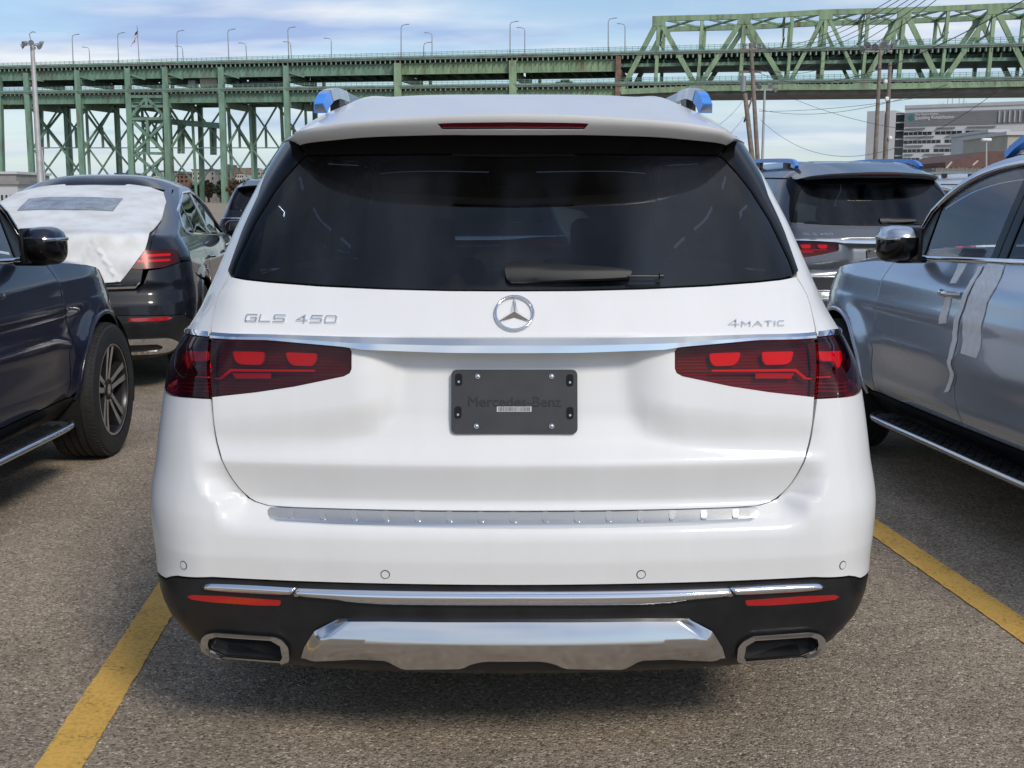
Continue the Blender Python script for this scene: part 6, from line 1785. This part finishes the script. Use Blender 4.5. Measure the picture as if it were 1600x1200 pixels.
# ------------------------------------------------------------------ low buildings, fence and the wooded town
M['brownroof'] = simple('brown_red_roof', (.12, .065, .055), .8, noise=(2, .2)); M['beige'] = simple('beige_wall', (.40, .38, .32), .7, noise=(.6, .1)); M['fencew'] = simple('weathered_fence', (.21, .185, .16), .85, noise=(2, .25))
M['stone'] = simple('grey_block_wall', (.27, .265, .255), .8, noise=(.6, .12)); M['brick'] = simple('brick_wall', (.22, .12, .09), .8, noise=(.8, .15)); M['cream_wall'] = simple('cream_wall', (.50, .47, .41), .7, noise=(.3, .1)); M['roofgrey'] = simple('grey_roof', (.11, .11, .115), .8)
def house(name, label, px0, px1, pyt, zc, depth, wall, roof, gable=0.0, wins=(), over=.3):
    a, c = at(px0, pyt, zc), at(px1, pyt, zc); w = c[0] - a[0]; hgt = a[2]
    o = thing(name, label, 'building', ((a[0] + c[0]) / 2, a[1], 0))
    b = MB(); b.box((0, depth / 2, hgt / 2), (w, depth, hgt)); b.build('wall', M[wall], o)
    b = MB()
    if gable: b.prism([(-w / 2 - over, hgt), (w / 2 + over, hgt), (w * .5 + over - w * .35, hgt + gable), (-w * .5 - over + w * .35, hgt + gable)], lambda x, z, d: (x, d, z), -over, depth + over)
    else: b.box((0, depth / 2, hgt + .2), (w + over * 2, depth + over * 2, .4))
    b.build('roof', M[roof], o)
    for (u0, u1, v0, v1) in wins:
        b = MB(); b.box((w * ((u0 + u1) / 2 - .5), -.04, hgt * (v0 + v1) / 2), (w * (u1 - u0), .12, hgt * (v1 - v0))); b.build('window', M['hglass'], o)
    return o
# brown roof shed on the right: a long low roof sloping to the left
o = thing('shed', 'low shed with a brown red sloping roof before the hospital', 'building', (at(1540, 250, 62)[0], at(1540, 250, 62)[1], 0))
base = np.array(o.location)
def P3(px, py, zc): return tuple(at(px, py, zc) - base)
v = [P3(1477, 257, 62), P3(1477, 253.5, 62), P3(1546, 236, 62), P3(1600, 236.5, 62), P3(1660, 240, 62), P3(1660, 262, 62), P3(1477, 262, 62)]
v2 = [(x, y + 9, z) for x, y, z in v]; n = len(v)
mesh_obj('roof', v + v2, [tuple(range(n)), tuple(range(2 * n - 1, n - 1, -1))] + [(i, i + n, (i + 1) % n + n, (i + 1) % n) for i in range(n)], M['brownroof'], o)
b = MB(); q = P3(1560, 262, 62); b.box((q[0], 5, q[2] / 2), (6.2, 8, q[2])); b.build('wall', M['fencew'], o)
for (x0, y0, x1, y1) in ((1478, 263, 1487, 253), (1520, 258, 1528, 251)):
    b = MB(); b.beam(P3(x0, y0, 61), P3(x1, y1, 61), .07, .07); b.build('pale_board', M['cream_wall'], o)
o = house('annexe', 'beige annexe building at the right edge before the hospital', 1575, 1640, 211, 140, 14, 'beige', 'hosp', 0, ((.05, .6, .8, .86), (.05, .6, .6, .66)))
o = house('glass_annexe', 'grey glazed annexe between the hospital windows and the beige building', 1546, 1574, 207, 160, 14, 'hosp', 'hosp', 0, ((.05, .3, .75, .95), (.36, .64, .75, .95), (.7, .95, .75, .95), (.05, .3, .5, .7), (.36, .64, .5, .7), (.7, .95, .5, .7)))
# fence of upright boards
fz = 46.0; a, c = at(1462, 262, fz), at(1560, 258, fz)
fo = thing('board_fence', 'weathered grey brown board fence before the brown roofed shed', 'fence', (a[0], a[1], 0))
nb = 46
bm_ = MB(); bm_.box((0, 0, 0), ((c[0] - a[0]) / nb * .9, .03, a[2])); me = bpy.data.meshes.new('board'); me.from_pydata(bm_.v, [], bm_.f); me.materials.append(M['fencew'])
for k in range(nb):
    o = bpy.data.objects.new('board', me); COL.objects.link(o); o.parent = fo
    o.location = ((c[0] - a[0]) * (k + .5) / nb, (c[1] - a[1]) * (k + .5) / nb + (.01 if k % 2 else 0), a[2] / 2 + random.uniform(-.03, .03))
b = MB(); b.beam((0, .05, a[2] * .8), (c[0] - a[0], .05 + c[1] - a[1], a[2] * .8), .05, .1); b.build('rail', M['fencew'], fo)
house('low_building', 'flat grey building at the far left edge beside the bridge column', -60, 24.5, 272, 190, 14, 'stone', 'hosp', 0, ((.62, .68, .3, .8), (.72, .78, .3, .8)))
house('low_building', 'paler concrete building in front of the grey one at the far left edge', -60, 27, 288, 130, 10, 'hosp', 'stone', 0, ((.70, .73, .1, .6), (.78, .81, .1, .6), (.86, .89, .1, .6)))
rr = random.Random(11)
town = [(238, 262, 268, 'cream_wall', 'roofgrey', 0, 'long pale block behind the portal tower'), (300, 316, 266, 'cream_wall', 'brick', 0, 'pale block with a brown roof line under the portal'), (318, 335, 266, 'stone', 'roofgrey', 0, 'grey block under the ramp'),
        (341, 349, 271, 'brick', 'roofgrey', 1.5, 'small brick house by the tall column'), (352, 360, 270, 'brick', 'roofgrey', 3.0, 'brick tower house right of the tall column'), (358, 371, 275, 'cream_wall', 'brick', 2.5, 'cream house with a red brown gable'),
        (366, 382, 271, 'cream_wall', 'brick', 2.0, 'wide cream house on the hill beside the black SUV'), (386, 398, 264, 'stone', 'roofgrey', 0, 'flat grey block beside the white SUV'), (398, 416, 266, 'cream_wall', 'cream_wall', 0, 'pale flat block touching the white SUV'), (266, 296, 272, 'brick', 'roofgrey', 1.0, 'low brick row behind the lattice'),
        (180, 205, 272, 'stone', 'roofgrey', 0, 'grey shed behind the lattice columns'), (130, 160, 276, 'cream_wall', 'roofgrey', 0, 'pale shed above the coupe roof')]
for x0, x1, y, wl, rf, gb, lab in town:
    w = [(.1 + .22 * i, .22 + .22 * i, .86, .93) for i in range(4)] + [(.1 + .22 * i, .22 + .22 * i, .70, .78) for i in range(4)]
    house('town_house', 'distant ' + lab, x0, x1, y, 420 + rr.uniform(-20, 30), 12, wl, rf, gb, w)

def leaf_mat(name, col):
    m, t, p = new_mat(name)
    tcn = t.nodes.new('ShaderNodeNewGeometry'); r = t.nodes.new('ShaderNodeMapRange')
    t.links.new(tcn.outputs['Random Per Island'], r.inputs['Value']); r.inputs['To Min'].default_value = .55; r.inputs['To Max'].default_value = 1.5
    v = t.nodes.new('ShaderNodeVectorMath'); v.operation = 'SCALE'; v.inputs[0].default_value = col; t.links.new(r.outputs[0], v.inputs['Scale'])
    t.links.new(v.outputs[0], p.inputs['Base Color']); p.inputs['Roughness'].default_value = .7
    return m
M['leaf'] = leaf_mat('tree_leaves', (.055, .075, .04)); M['leafb'] = leaf_mat('brown_leaves', (.10, .065, .04)); M['bark'] = simple('bark', (.10, .08, .065), .9)
def tree(label, px, pyt, zc, rad, leaf):
    t_ = at(px, pyt, zc); base = (t_[0], t_[1], 0); H = t_[2]
    o = thing('tree', label, 'tree', base, 0, 'distant trees under the bridge')
    b = MB(); b.tube([(0, 0, 0), (.1, 0, H * .5), (0, .2, H * .85)], [.35, .25, .08], 8)
    for k in range(5):
        a = k * 1.3; b.tube([(0, 0, H * (.3 + .08 * k)), (math.cos(a) * rad * .6, math.sin(a) * rad * .6, H * (.5 + .07 * k))], [.12, .04], 5)
    b.build('trunk', M['bark'], o, 60)
    n = 700; q = rng.normal(size=(n, 3)); q /= np.linalg.norm(q, axis=1, keepdims=True); q *= (rng.random((n, 1)) ** .45)
    lob = 1 + .25 * np.sin(q[:, :1] * 5 + px) * np.cos(q[:, 2:] * 4)
    c = q * np.array([rad, rad, H * .36]) * lob + np.array([0, 0, H * .63])
    d1 = rng.normal(size=(n, 3)); d1 /= np.linalg.norm(d1, axis=1, keepdims=True); d2 = np.cross(d1, rng.normal(size=(n, 3))); d2 /= np.linalg.norm(d2, axis=1, keepdims=True)
    s = .5
    v = np.stack([c - d1 * s, c + d2 * s * .6, c + d1 * s, c - d2 * s * .6], 1).reshape(-1, 3)
    mesh_obj('crown', v, [(4 * i, 4 * i + 1, 4 * i + 2, 4 * i + 3) for i in range(n)], M[leaf], o)
for px, y, z_, r_, lf, lab in ((362, 281, 330, 2.6, 'leafb', 'brown leaved tree left of the black SUV roof'), (370, 283, 300, 2.4, 'leafb', 'low brown tree just above the black SUV'), (344, 284, 340, 2.2, 'leaf', 'dark green tree between two bridge columns'), (386, 281, 350, 2.5, 'leaf', 'dark green tree beside the roof of the black SUV'),
                              (25, 289, 160, 1.6, 'leaf', 'small dark bush tree at the far left above the coupe'), (310, 284, 350, 2.4, 'leaf', 'green tree under the portal frame'), (325, 283, 345, 2.4, 'leafb', 'brown tree under the ramp')):
    tree(lab, px, y, z_, r_, lf)
